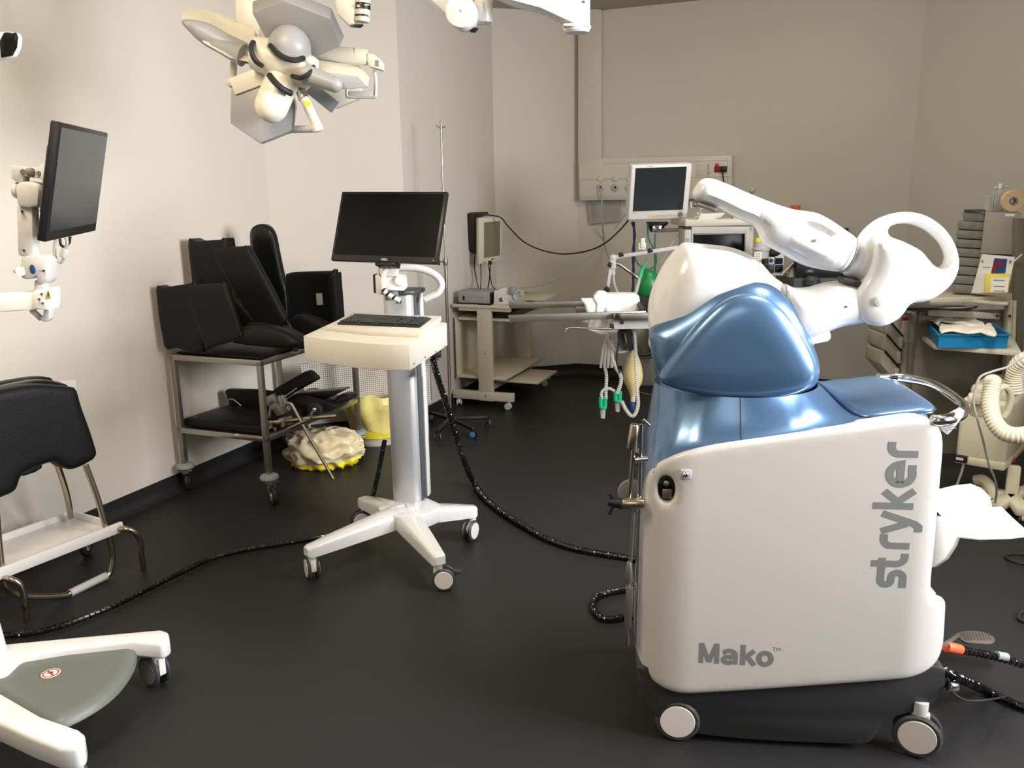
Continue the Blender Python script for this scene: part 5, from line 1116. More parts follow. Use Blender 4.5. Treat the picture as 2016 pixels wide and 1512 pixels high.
# hose holder arm
HF = FP(5.25)
hh = thing('hose_holder', 'white jointed breathing-hose holder with black clips left of the robot shoulder', 'hose holder', tuple(HF.pt(1210, 570)))
b = MB(); b.bar(HF.pt(1207, 507), HF.pt(1335, 487), .024, .024, .004, up=(0, 1, 0)); b.bar(HF.pt(1202, 528), HF.pt(1196, 568), .020, .020, .003, up=(0, 1, 0)); b.sph(HF.pt(1207, 508), .024, 1, .8, 1); part('arm_bar', b, 'light_grey', hh)
b = MB(); b.bar(HF.pt(1206, 508), HF.pt(1207, 530), .036, .03, .005, up=(0, 1, 0)); part('arm_joint', b, 'light_grey', hh)
for p, q in (((1222, 497), (1224, 505)), ((1279, 489), (1281, 497)), ((1197, 520), (1204, 522)), ((1191, 566), (1200, 572))):
    b = MB(); b.bar(HF.pt(*p, .01), HF.pt(*q, .01), .03, .02, .002, up=(0, 1, 0)); part('hose_clip', b, 'black_plastic', hh)
b = MB(); b.tube([HF.pt(1210, 520), HF.pt(1222, 522), HF.pt(1262, 551), HF.pt(1300, 575)], .011, 10); part('support_tube', b, 'dull_steel', hh)
b = MB(); b.cyl(HF.pt(1207, 530), HF.pt(1207, 541), .014); part('sleeve', b, 'light_grey', hh)
b = MB(); b.tube([HF.pt(1208, 536, .0), HF.pt(1210, 560, .02), HF.pt(1220, 584, .02)], .007, 8); part('suction_line', b, 'clear_tube', hh)
cc = thing('gas_sensor', 'small white sensor block clipped on top of the hose holder', 'sensor', tuple(HF.pt(1265, 495)))
b = MB(); pbox(b, 1262, 468, 1270, 488, HF, .03, .03, .004); pbox(b, 1257, 478, 1272, 492, HF, .04, .02, .006); part('sensor_body', b, 'white_plastic', cc)
b = MB(); pbox(b, 1263, 466, 1269, 469, HF, .03, .03, .002); part('sensor_top', b, 'mid_grey', cc)
gt = thing('breathing_tube', 'upright clear breathing tube with green tip beside the robot shoulder', 'tube', tuple(HF.pt(1251, 580)))
b = MB(); b.cyl(HF.pt(1244, 606, .10), HF.pt(1260, 545, .08), .013, .011); part('clear_hose', b, 'clear_tube', gt)
b = MB(); b.cyl(HF.pt(1260, 545, .08), HF.pt(1264, 532, .08), .018, .012); b.cyl(HF.pt(1264, 532, .08), HF.pt(1271, 517, .08), .012, .007); b.cyl(HF.pt(1271, 517, .08), HF.pt(1274, 508, .08), .005); part('green_tip', b, 'green_plastic', gt)
b = MB(); b.sph(HF.pt(1276, 563, -.02), .085, .95, .8, 1.25); gb3 = tag(part('rebreathing_bag', b, 'green_balloon'), 'dark green rubber bag behind the robot shoulder edge', 'breathing bag')
b = MB(); b.tube([HF.pt(1272, 580, -.02), HF.pt(1266, 592, -.05), HF.pt(1264, 604, -.30)], .02, 10); part('bag_neck', b, 'black_rubber', gb3)

# anaesthetic machine
AF = FP(5.45)
am = thing('anaesthetic_machine', 'beige anaesthetic machine cabinet behind the robot with recessed dark display', 'anaesthetic machine', tuple(AF.pt(1420, 700)))
b = MB(); pbox(b, 1362, 444, 1478, 760, AF, .42, 0, .01); part('cabinet', b, 'beige_metal', am)
b = MB(); pbox(b, 1349, 431, 1486, 445, AF, .50, .03, .008); part('top_tray', b, 'warm_white', am)
b = MB(); pbox(b, 1365, 462, 1467, 512, AF, .01, .004, .003); part('display', b, 'screen_dark', am)
b = MB(); ppoly(b, [(1362, 446), (1476, 446), (1476, 560), (1467, 560), (1467, 460), (1365, 460), (1365, 560), (1362, 560)], AF, .03, .03, .003); part('display_bezel', b, 'light_grey', am)
b = MB(); pbox(b, 1347, 452, 1362, 520, AF, .2, .02, .006); part('side_pod', b, 'light_grey', am)
b = MB(); pbox(b, 1350, 469, 1357, 474, AF, .004, .023); part('pod_label', b, 'dull_steel', am)
b = MB(); pbox(b, 1236, 602, 1300, 760, FP(5.6), .3, 0, .01); part('lower_module', b, 'light_grey', am)
b = MB(); b.cyl(FP(5.5).pt(1262, 640), FP(5.5).pt(1264, 690), .065, .085, bev=.008); b.cyl(FP(5.5).pt(1250, 704), FP(5.5).pt(1300, 702), .012); pbox(b, 1246, 690, 1290, 696, FP(5.5), .1); part('absorber', b, 'dull_steel', am)
b = MB(); pbox(b, 1261, 586, 1290, 606, FP(5.5), .2, 0, .004); part('drawer_front', b, 'light_grey', am)
b = MB(); pbox(b, 1262, 592, 1270, 598, FP(5.5), .01, .005); part('drawer_slot', b, 'black_plastic', am)
b = MB()
rnd = random.Random(4)
ppoly(b, [(1372, 418), (1390, 421), (1429, 419), (1420, 428), (1376, 440)], AF, .12, .02, .004)
tag(part('crumpled_paper', b, 'paper'), 'crumpled white paper lying on the anaesthetic machine top', 'paper')
b = MB(); ppoly(b, [(1440, 422), (1456, 424), (1466, 432), (1446, 433)], AF, .05, 0, .003); tag(part('cream_packet', b, 'tape_beige'), 'small cream packet on the anaesthetic machine top under the forearm', 'packet')
cable([AF.pt(x, y, .02) for x, y in ((1362, 405), (1372, 404), (1378, 414), (1375, 425), (1366, 430))], .008, 'short grey hose curling down beside the patient monitor', 'cable_grey', 'curled_hose')
b = MB(); pbox(b, 1556, 404, 1573, 426, W5, .08, .08, .006); tag(part('orange_canister', b, 'orange'), 'orange cap just showing above the robot forearm', 'cap')
b = MB(); pbox(b, 1661, 449, 1670, 462, W5, .05, .05, .003); tag(part('black_camera_box', b, 'black_plastic'), 'small black box on the back wall just above the forearm end', 'box')

# items in the gap between the arms
GF = FP(5.25)
jar = thing('specimen_jar', 'clear lidded jar with yellow cap and printed label right of the machine display', 'jar', tuple(GF.pt(1497, 520)))
b = MB(); c = GF.pt(1497, 520); ht = GF.pt(1497, 492).z - c.z; b.lathe([(0, 0), (.046, 0), (.050, ht), (.056, ht), (.056, ht + .01), (.045, ht + .014), (.040, ht + .05), (0, ht + .052)], T(c), 28); part('jar_body', b, 'light_grey', jar)
b = MB(); b.cyl(c + Vector((-.022, 0, ht + .045)), c + Vector((-.022, 0, ht + .075)), .022, .017, bev=.003); part('jar_cap', b, 'yellow', jar)
b = MB(); pbox(b, 1485, 496, 1500, 518, GF, .004, .052); jl = part('jar_label', b, 'sticker_white', jar)
b = MB()
for i in range(4): pbox(b, 1487, 499 + i * 4.5, 1497, 500.2 + i * 4.5, GF, .002, .054)
part('label_print', b, 'print_grey', jl)
b = MB(); pbox(b, 1514, 505, 1526, 521, GF, .06, 0, .003); wb = tag(part('instrument_box', b, 'white_plastic'), 'white box with round blue sticker between the two robot arms', 'box')
b = MB(); b.cyl(GF.pt(1518, 513, .0), GF.pt(1518, 513, .003), .013, seg=20); part('blue_sticker', b, 'printed_blue', wb)
b = MB(); pbox(b, 1525, 500, 1543, 540, GF, .07, .01, .003); bx = tag(part('instrument_box', b, 'light_grey'), 'light box with black face panels between the two robot arms', 'box')
b = MB(); pbox(b, 1526, 508, 1541, 520, GF, .003, .013); pbox(b, 1526, 522, 1541, 536, GF, .003, .013); fp_ = part('black_face', b, 'black_gloss', bx)
b = MB(); pbox(b, 1528, 524, 1539, 525.5, GF, .002, .0145); pbox(b, 1528, 528, 1537, 529.2, GF, .002, .0145); part('blue_print', b, 'printed_blue', fp_)
b = MB(); pbox(b, 1510, 521, 1526, 540, GF, .08, .0, .003); tag(part('instrument_box', b, 'black_plastic'), 'black box under the white box with the blue sticker', 'box')
b = MB(); b.sph(GF.pt(1521, 497, -.02), .045, 1.2, 1, .7); tag(part('face_mask', b, 'black_rubber'), 'black rubber mask lying on top of the boxes between the arms', 'mask')
b = MB(); b.cyl(GF.pt(1506, 509, .05), GF.pt(1506, 520, .05), .018); b.cyl(GF.pt(1499, 513, .06), GF.pt(1512, 513, .06), .007); tag(part('tap_knob', b, 'black_plastic'), 'black cross-shaped knob in front of the labelled jar', 'knob')
b = MB(); b.tube([GF.pt(1538, 542, .06), GF.pt(1545, 533, .06), GF.pt(1566, 515, .06)], .013, 10, k=1, smooth=False); b.bar(GF.pt(1519, 539, .06), GF.pt(1540, 541, .06), .016, .01); tag(part('chrome_arm', b, 'dull_steel'), 'short metal arm slanting up between the boxes and the beige post', 'arm')
esh = thing('equipment_stand', 'beige upright post carrying a dark equipment box behind the robot lower arm', 'equipment stand', tuple(Yp(1560, 845, 5.2)))
b = MB(); pbox(b, 1552, 522, 1567, 640, FP(5.2), .05, 0, .004); p = FP(5.2).pt(1560, 640, -.025); b.box((p.x, p.y, p.z / 2), (.05, .05, p.z + .1), .004); part('post', b, 'beige_metal', esh)
b = MB(); pbox(b, 1560, 547, 1700, 640, FP(5.11), .35, 0, .008); part('equipment_box', b, 'dark_grey', esh)
dm = thing('desktop_monitor', 'black desktop monitor lying back between the robot arms', 'monitor', tuple(GF.pt(1625, 560, -.1)))
DP = FP(5.13)
b = MB(); ppoly(b, [(1568, 515), (1700, 520), (1700, 549), (1568, 545)], DP, .05, 0, .004); part('casing', b, 'black_plastic', dm)
b = MB(); pbox(b, 1600, 545, 1640, 549, DP, .08, -.01, .001); part('stand', b, 'black_plastic', dm)
text('monitor_logo', 'DELL', DP.M(.0015) @ T((DP.uv(1587, 535)[0], DP.uv(1587, 536)[1], 0)), .022, 'light_grey', dm, ext=.001)
cable([Yp(1582, 510, 5.15), Yp(1584, 525, 5.15), Yp(1580, 540, 5.15), Yp(1570, 552, 5.15), Yp(1560, 556, 5.15)], .005, 'white cable loop hanging in front of the beige post', 'light_grey')
b = MB(); b.lathe([(0, 0), (.05, 0), (.05, .03), (.03, .05), (0, .05)], T(FP(5.1).pt(1598, 560)), 20); tag(part('round_cap', b, 'dark_grey'), 'dark round cap on the cabinet behind the lower arm', 'cap')

# ================================================================ operating table rails, sheet and hanging circuits
ot = thing('operating_table', 'steel operating table with two long side rails reaching left past the robot', 'operating table', (.95, 4.7, 0))
z1 = .95
b = MB(); TF = FP(5.0); 
def rail(x0, y0, x1, y1, x2, y2, x3, y3, Y, nm):
    pl_ = FP(Y); b = MB(); ppoly(b, [(x0, y0), (x1, y1), (x2, y2), (x3, y3)], pl_, .02, 0, .002); return part(nm, b, 'dull_steel', ot)
r1 = rail(1000, 596, 1158, 593, 1158, 604, 1004, 608, 4.95, 'far_rail'); r2 = rail(1000, 621, 1272, 612, 1272, 626, 1004, 635, 4.40, 'near_rail')
b = MB(); p = FP(4.95).pt(1076, 600); q = FP(4.40).pt(1215, 622)
b = MB(); pbox(b, 1134, 604, 1158, 616, FP(4.9), .03, 0, .002); part('rail_joint', b, 'dull_steel', ot); b = MB(); pbox(b, 1134, 626, 1158, 638, FP(4.42), .03, 0, .002); part('rail_joint', b, 'dull_steel', ot)
b = MB(); pbox(b, 1208, 617, 1310, 631, FP(4.38), .05, .02, .003); part('side_bar', b, 'steel', ot)
b = MB(); pbox(b, 1207, 628, 1300, 648, FP(4.42), .3, .0, .004); part('frame_plate', b, 'light_grey', ot)
b = MB(); pbox(b, 1212, 618, 1222, 628, FP(4.36), .02, .02, .003); b.cyl(FP(4.36).pt(1224, 634, .02), FP(4.36).pt(1224, 634, .05), .013); pbox(b, 1201, 638, 1209, 648, FP(4.36), .02, .02, .002); part('rail_clamp', b, 'black_plastic', ot)
b = MB(); b.tube([FP(4.36).pt(x, y, .03) for x, y in ((1113, 654), (1116, 648), (1126, 645.5), (1160, 646.5), (1205, 647.5))], .0055, 8); part('thin_rod', b, 'steel', ot)
b = MB(); b.box((1.37, 4.75, .93), (1.3, .5, .05), .01); part('table_frame', b, 'dull_steel', ot)
b = MB(); b.box((1.37, 4.75, .98), (1.3, .52, .04), .015); part('mattress', b, 'black_cushion', ot)
b = MB(); b.box((1.35, 4.8, .5), (.36, .36, .84), .02); part('column', b, 'light_grey', ot)
b = MB(); b.box((1.35, 4.8, .05), (1.0, .5, .08), .02); part('base', b, 'light_grey', ot)
# folded sheet over the table end
SF = FP(4.72)
shd = thing('white_sheet', 'folded white sheet draped over the end of the operating table', 'sheet', tuple(SF.pt(1210, 620)))
def fold(pts, n, th, nm, R=.016, amp=.004, pl_=SF):
    b = MB(); q = spl([Vector(p) for p in pl_.uvs(pts, n)], 2)
    b.inflate(q, R, R * .7, R * .7, slab=max(.003, th - R), M=pl_.M(n - th / 2), h=.012, os=1, hf=lambda u, v, d, z: z + amp * math.sin(u * 60 + v * 25)); return part(nm, b, 'sheet', shd)
fold([(1192, 585), (1205, 581), (1252, 581), (1259, 585), (1263, 616), (1255, 619), (1190, 618)], .0, .16, 'folded_top', .03)
fold([(1177, 574), (1181, 573), (1194, 575), (1196, 583), (1188, 618), (1174, 618), (1176, 600), (1171, 592), (1169, 584)], .05, .05, 'upright_fold', .014)
fold([(1143, 589), (1156, 588), (1172, 588), (1176, 600), (1175, 618), (1157, 618), (1152, 602)], .03, .04, 'side_fold', .012)
fold([(1166, 629), (1205, 629), (1206, 638), (1206, 650), (1162, 650), (1160, 644)], -.06, .06, 'hanging_fold', .012)
fold([(1155, 648), (1165, 650), (1205, 649), (1222, 651), (1212, 655), (1190, 659), (1178, 658)], -.04, .08, 'lower_edge', .012)
cl2 = thing('coiled_cable', 'black cable coiled in loops under the operating table end', 'cable', tuple(FP(4.7).pt(1232, 670)))
for i in range(4):
    b = MB(); dx = i * 3.5 - 5; b.tube([FP(4.6 + i * .02).pt(1232 + dx + 9 * math.cos(t) + 3 * math.sin(t), 667 + 21 * math.sin(t)) for t in np.linspace(0, 2 * PI, 13)[:-1]], .006, 6, closed=True, k=4); part('loop', b, 'black_rubber', cl2)
b = MB(); b.tube([Yp(1222, 660, 4.6), Yp(1217, 680, 4.6), Yp(1214, 710, 4.6), Yp(1220, 735, 4.6)], .005, 6); part('tail', b, 'black_rubber', cl2)
def corr(P, r, amp, pitch):
    Q = spl(P, 8, False); L = [0]
    for a, c in zip(Q, Q[1:]): L.append(L[-1] + (c - a).length)
    n = int(L[-1] / pitch * 4); out = []
    for i in range(n + 1):
        s_ = L[-1] * i / n; j = min(len(Q) - 2, max(0, int(np.searchsorted(L, s_)) - 1)); f = (s_ - L[j]) / max(1e-9, L[j + 1] - L[j]); out.append(Q[j].lerp(Q[j + 1], f))
    b = MB(); b.tube(out, lambda t: r + amp * math.cos(2 * PI * round(t * n) / 4), 14, k=1, smooth=False); return b
bc = thing('breathing_circuit', 'clear corrugated breathing hoses with green connectors hanging from the table end', 'breathing circuit', tuple(Yp(1200, 700, 4.7)))
CF = FP(4.68)
def hose(pts, r=.0095, nm='hose'): return part(nm, corr([CF.pt(x, y, n) for x, y, n in pts], r, .0016, .011), 'clear_tube', bc)
hose([(1200, 655, 0), (1194, 690, 0), (1190, 715, 0), (1194, 740, 0), (1193, 765, 0), (1193, 785, 0)]); hose([(1206, 655, .01), (1205, 700, .01), (1212, 722, .01), (1222, 740, .01), (1222, 755, .01), (1215, 775, .01)], .011)
hose([(1186, 785, 0), (1184, 775, 0), (1190, 766, 0), (1200, 765, 0), (1210, 770, 0)], .009); hose([(1196, 660, .02), (1200, 676, .02), (1212, 690, .02), (1225, 693, .02), (1238, 685, .02), (1244, 670, .02)], .008)
hose([(1248, 652, .03), (1251, 690, .03), (1253, 740, .03), (1255, 775, .03), (1256, 798, .03), (1250, 816, .03), (1242, 818, .03), (1232, 806, .03), (1224, 790, .03)], .011)
b = MB()
for dx, w_ in ((-12, 0), (-6, 1), (0, 2), (6, 1)): b.tube([CF.pt(1202 + dx * .4, 655, .0), CF.pt(1199 + dx, 690, w_ * .01), CF.pt(1197 + dx * 1.2, 724, w_ * .01)], .0075, 8)
part('sleeve_film', b, 'clear_plastic', bc)
for cx0, cy0, cy1 in ((1187, 783, 805), (1216, 770, 792)):
    b = MB()
    for dx in (-4.5, 4.5): b.cyl(CF.pt(cx0 + dx, cy0), CF.pt(cx0 + dx * .9, cy1 - 4), .0125)
    b.cyl(CF.pt(cx0, cy1 - 5), CF.pt(cx0, cy1), .024, .022, bev=.003); g = part('green_connector', b, 'green_plastic', bc)
    b = MB(); b.cyl(CF.pt(cx0, cy1), CF.pt(cx0, cy1 + 18), .0165, .013); part('clear_port', b, 'clear_plastic', g)
rbg = thing('reservoir_bag', 'yellowish rubber reservoir bag hanging beside the robot hood', 'breathing bag', tuple(Yp(1245, 740, 4.8)))
c = FP(4.82).pt(1246, 780); h_ = FP(4.82).pt(1246, 690).z - c.z
b = MB(); b.lathe([(0, -.01), (.016, 0), (.03, .04 * h_ / .28), (.052, .30 * h_), (.058, .46 * h_), (.05, .65 * h_), (.035, .82 * h_), (.02, .95 * h_), (.012, h_), (0, h_)], T(c), 28); part('bag_body', b, 'bag_latex', rbg)
b = MB(); b.cyl(c + Vector((0, 0, -.035)), c + Vector((0, 0, .005)), .015, bev=.002); nk_ = part('bag_neck', b, 'light_grey', rbg)
b = MB(); b.cyl(c + Vector((-.004, 0, -.085)), c + Vector((-.002, 0, -.04)), .017, bev=.003); part('blue_plug', b, 'printed_blue', nk_)
cable([Zp(x, y, .006) for x, y in ((1258, 757), (1275, 753), (1300, 757), (1330, 760))], .005, 'thin grey lead lying on the floor behind the robot, upper one', 'cable_grey')
cable([Zp(x, y, .006) for x, y in ((1256, 770), (1270, 775), (1300, 781), (1330, 784))], .005, 'thin grey lead lying on the floor behind the robot, lower one', 'cable_grey')
# ================================================================ black arm board beyond the elbow
ab = thing('arm_board', 'flat black board on a metal bracket sticking out past the robot elbow', 'arm board', tuple(Zp(1850, 595, .99)))
b = MB(); q = [Zp(x, y, .99) for x, y in ((1740, 596), (1800, 588), (1850, 577), (1926, 600), (1912, 605), (1790, 606), (1740, 604))]; b.prism([(p.x, p.y) for p in q], .975, .99, .002); part('board', b, 'black_gloss', ab)
for x, y in ((1796, 600), (1896, 598)): b = MB(); c = Zp(x, y, .99); b.cyl(c, c + Vector((0, 0, .004)), .006); part('screw', b, 'steel', ab)
BF = FP(4.75)
b = MB(); ppoly(b, [(1762, 612), (1790, 604), (1795, 613), (1790, 619), (1768, 626)], BF, .03, 0, .003); b.cyl(BF.pt(1789, 613, .0), BF.pt(1789, 613, .01), .013); part('bracket', b, 'light_grey', ab)
b = MB(); b.cyl(BF.pt(1805, 609, -.05), BF.pt(1805, 616, -.05), .04); b.bar(BF.pt(1795, 606, -.1), BF.pt(1850, 606, -.1), .03, .03); part('swivel', b, 'dull_steel', ab)
b = MB(); pbox(b, 1779, 625, 1788, 634, BF, .03, .0, .004); part('red_knob', b, 'red', ab)

# ================================================================ storage trolley at the right with drawers, shelf, blue tray
RF = FP(4.55)
stt = thing('storage_trolley', 'grey storage trolley with side shelf and top rail at the right wall', 'trolley', tuple(Yp(1900, 890, 4.6)))
mat('shade_panel', (112, 107, 94), .5, var=.03)  # beige laminate darkened: the shade under the shelf is put into this colour
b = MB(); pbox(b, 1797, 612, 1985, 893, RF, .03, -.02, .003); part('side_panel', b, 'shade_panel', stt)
b = MB(); q = [Zp(x, y, 1.0) for x, y in ((1836, 575), (1852, 573), (1975, 584), (1990, 592), (1984, 596), (1830, 584))]; b.prism([(p.x, p.y) for p in q], .985, 1.0, .003); part('top_board', b, 'laminate', stt)
b = MB(); pbox(b, 1832, 585, 1986, 597, RF, .03, .0, .003); part('top_rail', b, 'beige_metal', stt)
b = MB(); ppoly(b, [(1829, 609), (1968, 617), (1968, 629), (1829, 622)], RF, .02, .01, .002); part('cross_rail', b, 'beige_metal', stt)
for x0, x1 in ((1983, 1992), (1994, 2000)): b = MB(); ppoly(b, [(x0 + 2, 592), (x1 + 2, 592), (x1 - 8, 893), (x0 - 8, 893)], RF, .04, .02, .002); part('post', b, 'beige_metal', stt)
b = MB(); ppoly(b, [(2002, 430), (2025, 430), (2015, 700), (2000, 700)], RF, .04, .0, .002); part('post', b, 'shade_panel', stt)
b = MB(); q = [Zp(x, y, .80) for x, y in ((1803, 653), (1840, 679), (2011, 692), (2000, 672), (1975, 650), (1830, 640))]; b.prism([(p.x, p.y) for p in q], .775, .80, .004); part('side_shelf', b, 'beige_metal', stt)
b = MB(); b.cyl(RF.pt(1964, 622, .012), RF.pt(1964, 622, .018), .008); b.cyl(RF.pt(1988, 622, .03), RF.pt(1988, 622, .036), .008); part('hole_plug', b, 'black_plastic', stt)
DRF = FP(4.75)
dtr = thing('drawer_tower', 'beige tower of open tilted drawer bins left of the grey storage trolley', 'drawer unit', tuple(Yp(1775, 860, 4.8)))
b = MB(); ppoly(b, [(1790, 616), (1804, 616), (1796, 860), (1780, 860)], DRF, .05, .0, .002); part('post', b, 'beige_metal', dtr)
b = MB(); ppoly(b, [(1779, 632), (1789, 632), (1780, 860), (1768, 860)], DRF, .06, .01, .002); part('inner_post', b, 'laminate', dtr)
b = MB(); ppoly(b, [(1778, 668), (1802, 674), (1801, 678), (1778, 673)], DRF, .01, .014, .001); part('strap', b, 'beige_metal', dtr)
for i, (dx, dy) in enumerate(((0, 0), (-4, 29), (-8, 62))):
    b = MB(); ppoly(b, [(1744 + dx, 630 + dy), (1751 + dx, 629 + dy), (1778 + dx, 663 + dy), (1778 + dx, 690 + dy - 3), (1770 + dx, 689 + dy - 3), (1742 + dx, 655 + dy)], DRF, .22, .02, .003); dr = part('drawer', b, 'laminate', dtr)
    b = MB(); ppoly(b, [(1771 + dx, 663 + dy), (1778 + dx, 663 + dy), (1778 + dx, 686 + dy), (1771 + dx, 686 + dy)], DRF, .01, .03, .002); part('drawer_lip', b, 'warm_white', dr)
    b = MB(); ppoly(b, [(1751 + dx, 628 + dy), (1779 + dx, 661 + dy), (1778 + dx, 664 + dy), (1750 + dx, 632 + dy)], DRF, .01, .027); part('drawer_gap', b, 'black_plastic', dr)
# blue tray with cloth
bty = thing('blue_tray', 'bright blue plastic tray on the side shelf of the grey trolley', 'tray', tuple(Zp(1900, 665, .80)))
zt2 = .875; to = [Zp(x, y, zt2) for x, y in ((1846, 658), (1992, 659), (1944, 630), (1816, 627))]
cen2 = sum(to, Vector()) / 4; bo = [Vector((cen2.x + (p.x - cen2.x) * .93, cen2.y + (p.y - cen2.y) * .93, .802)) for p in to]
ins = [Vector((cen2.x + (p.x - cen2.x) * .93, cen2.y + (p.y - cen2.y) * .93, zt2)) for p in to]; inb = [Vector((cen2.x + (p.x - cen2.x) * .88, cen2.y + (p.y - cen2.y) * .88, .808)) for p in to]
out2 = [Vector((cen2.x + (p.x - cen2.x) * .95, cen2.y + (p.y - cen2.y) * .95, zt2 - .006)) for p in to]
vs = bo + out2 + [p - Vector((0, 0, .006)) for p in to] + to + ins + inb
fs = [(3, 2, 1, 0)] + [(k * 4 + i, k * 4 + (i + 1) % 4, (k + 1) * 4 + (i + 1) % 4, (k + 1) * 4 + i) for k in range(5) for i in range(4)] + [(20, 21, 22, 23)]
b = MB(); b.add([tuple(v) for v in vs], fs); part('tray_body', b, 'blue_tray', bty)
ch = thing('white_cloth', 'folded off-white paper cloth lying over the blue tray', 'cloth', tuple(Zp(1890, 645, .88)))
def sheet3d(pts, z, th, m, par, nm, amp=.006):
    q = spl([Vector((Zp(x, y, z).x, Zp(x, y, z).y)) for x, y in pts], 2); b = MB()
    b.inflate(q, .03, th, .0, slab=.004, M=T((0, 0, z)), h=.02, os=0, hf=lambda u, v, d, zz: zz + amp * math.sin(u * 40) * math.cos(v * 33), hb=lambda u, v, d, zz: zz + amp * math.sin(u * 40) * math.cos(v * 33))
    return part(nm, b, m, par)
sheet3d([(1822, 622), (1835, 621), (1900, 626), (1930, 632), (1938, 643), (1900, 640), (1852, 634), (1848, 642), (1838, 634)], .895, .008, 'cloth', ch, 'upper_fold')
sheet3d([(1852, 637), (1860, 640), (1935, 643), (1945, 636), (1958, 648), (1962, 655), (1958, 661), (1930, 655), (1905, 656), (1875, 653), (1853, 655), (1849, 645)], .885, .010, 'cloth', ch, 'lower_fold')
# stacked rolls, box, brochure and small things on the trolley top
def FPa(Y, a=-28): p = Yp(1950, 500, Y); return Pl((p.x, p.y), a)
SK = FPa(4.72)
xs = [(1898, 1938), (1888, 1937), (1885, 1935), (1884, 1933), (1882, 1932), (1881, 1928), (1880, 1925), (1878, 1921), (1877, 1918)]
for i, (x0, x1) in enumerate(xs):
    y0 = 415 + i * 17.8; t = None
    b = MB(); ppoly(b, [(x0, y0 + 2), (x1, y0 + 5), (x1 - 1, y0 + 21), (x0 - 1, y0 + 18), (x0 - 3, y0 + 9)], SK, .14, 0, .004)
    w_ = ['topmost', 'second from the top', 'third from the top', 'fourth from the top', 'middle', 'fourth from the bottom', 'third from the bottom', 'second from the bottom', 'lowest'][i]
    o = tag(part('packed_tray', b, 'tray_stack'), 'grey plastic-wrapped tray, %s of the tall stack on the trolley' % w_, 'tray', 'stack of wrapped trays on the trolley')
b = MB(); pbox(b, 1898, 413, 1940, 417, SK, .15, .01, .001); tag(part('dark_lid', b, 'dark_grey'), 'thin dark lid sheet on top of the stacked grey trays', 'lid')
BX = FPa(4.66)
gbx = thing('grey_box', 'plain grey cardboard box with small white label beside the stacked trays', 'box', tuple(BX.pt(1970, 500)))
b = MB(); ppoly(b, [(1940, 417), (2011, 419), (2004, 502), (1931, 499)], BX, .22, 0, .003); part('carton', b, 'box_grey', gbx)
b = MB(); ppoly(b, [(1979, 421), (1998, 421), (1997, 426), (1979, 426)], BX, .002, .0015); part('box_label', b, 'sticker_white', gbx)
b = MB(); ppoly(b, [(1931, 500), (2004, 503), (1992, 577), (1915, 577)], BX, .2, -.03, .003); tag(part('lower_carton', b, 'box_grey'), 'grey carton under the labelled grey box, behind the white brochure', 'box')
br = thing('brochure', 'white brochure with small colour picture leaning against the grey carton', 'brochure', tuple(FP(4.60).pt(1950, 577)))
B6 = FPa(4.52)
b = MB(); ppoly(b, [(1934, 500), (1998, 506), (1984, 577), (1912, 577)], B6, .006, 0); part('cover', b, 'paper', br)
b = MB(); ppoly(b, [(1958, 508), (1983, 510), (1979, 538), (1951, 538)], B6, .002, .002); pcx = part('picture', b, 'printed_blue', br)
b = MB(); ppoly(b, [(1962, 515), (1974, 514), (1972, 524), (1960, 523)], B6, .001, .003); ppoly(b, [(1956, 520), (1961, 522), (1958, 536), (1951, 536)], B6, .001, .003); part('picture_detail', b, 'dark_red', pcx)
b = MB(); ppoly(b, [(1934, 525), (1949, 526), (1949, 527), (1934, 526)], B6, .001, .002); ppoly(b, [(1932, 514), (1935, 511), (1936, 517), (1933, 517)], B6, .001, .002); ppoly(b, [(1987, 512), (1992, 513), (1991, 519), (1986, 518)], B6, .001, .002); part('print', b, 'mid_grey', br)
ybx = thing('yellow_box', 'small yellow box with white label standing in front of the brochure', 'box', tuple(FP(4.56).pt(1962, 577)))
Y6 = FPa(4.47); b = MB(); ppoly(b, [(1940, 540), (1989, 541), (1985, 577), (1938, 577)], Y6, .08, 0, .003); part('carton', b, 'yellow_plastic', ybx)
b = MB(); ppoly(b, [(1951, 547), (1987, 547), (1983, 575), (1950, 575)], Y6, .002, .0015); lb2 = part('box_label', b, 'sticker_white', ybx)
for y in (551, 563, 572): b = MB(); pbox(b, 1956, y, 1978, y + 1.5, Y6, .001, .003); part('print_line', b, 'mid_grey', lb2)
b = MB(); b.cyl(FP(4.5).pt(2012, 501), FP(4.5).pt(1970, 538), .005); tag(part('metal_rod', b, 'steel'), 'thin metal rod slanting across in front of the grey box corner', 'rod')
tp_ = thing('tape_roll', 'roll of beige tape in clear wrap on top of the grey box', 'tape', tuple(BX.pt(1993, 416)))
c = BX.pt(1993, 396, -.02); Mq = T(c) @ Rz(-14) @ Rx(90)
b = MB(); b.lathe([(.022, -.02), (.055, -.02), (.058, -.016), (.058, .016), (.055, .02), (.022, .02), (.022, -.02)], Mq, 36); part('tape', b, 'tape_beige', tp_)
b = MB(); b.lathe([(.012, -.021), (.022, -.021), (.022, .021), (.012, .021), (.012, -.021)], Mq, 24); part('core', b, 'mid_grey', tp_)
b = MB()
for i in range(5): b.lathe([(.030, -.006), (.054, -.004), (.056, .0), (.054, .004), (.030, .006)], T(BX.pt(1955 + i * 5, 395 + (i % 2) * 2, -.06)) @ Rz(60) @ Rx(90), 24)
part('clear_wrap', b, 'clear_plastic', tp_)
mdb = thing('spray_bottle', 'small white bottle with pump top behind the tape roll', 'bottle', tuple(BX.pt(1965, 416, -.1)))
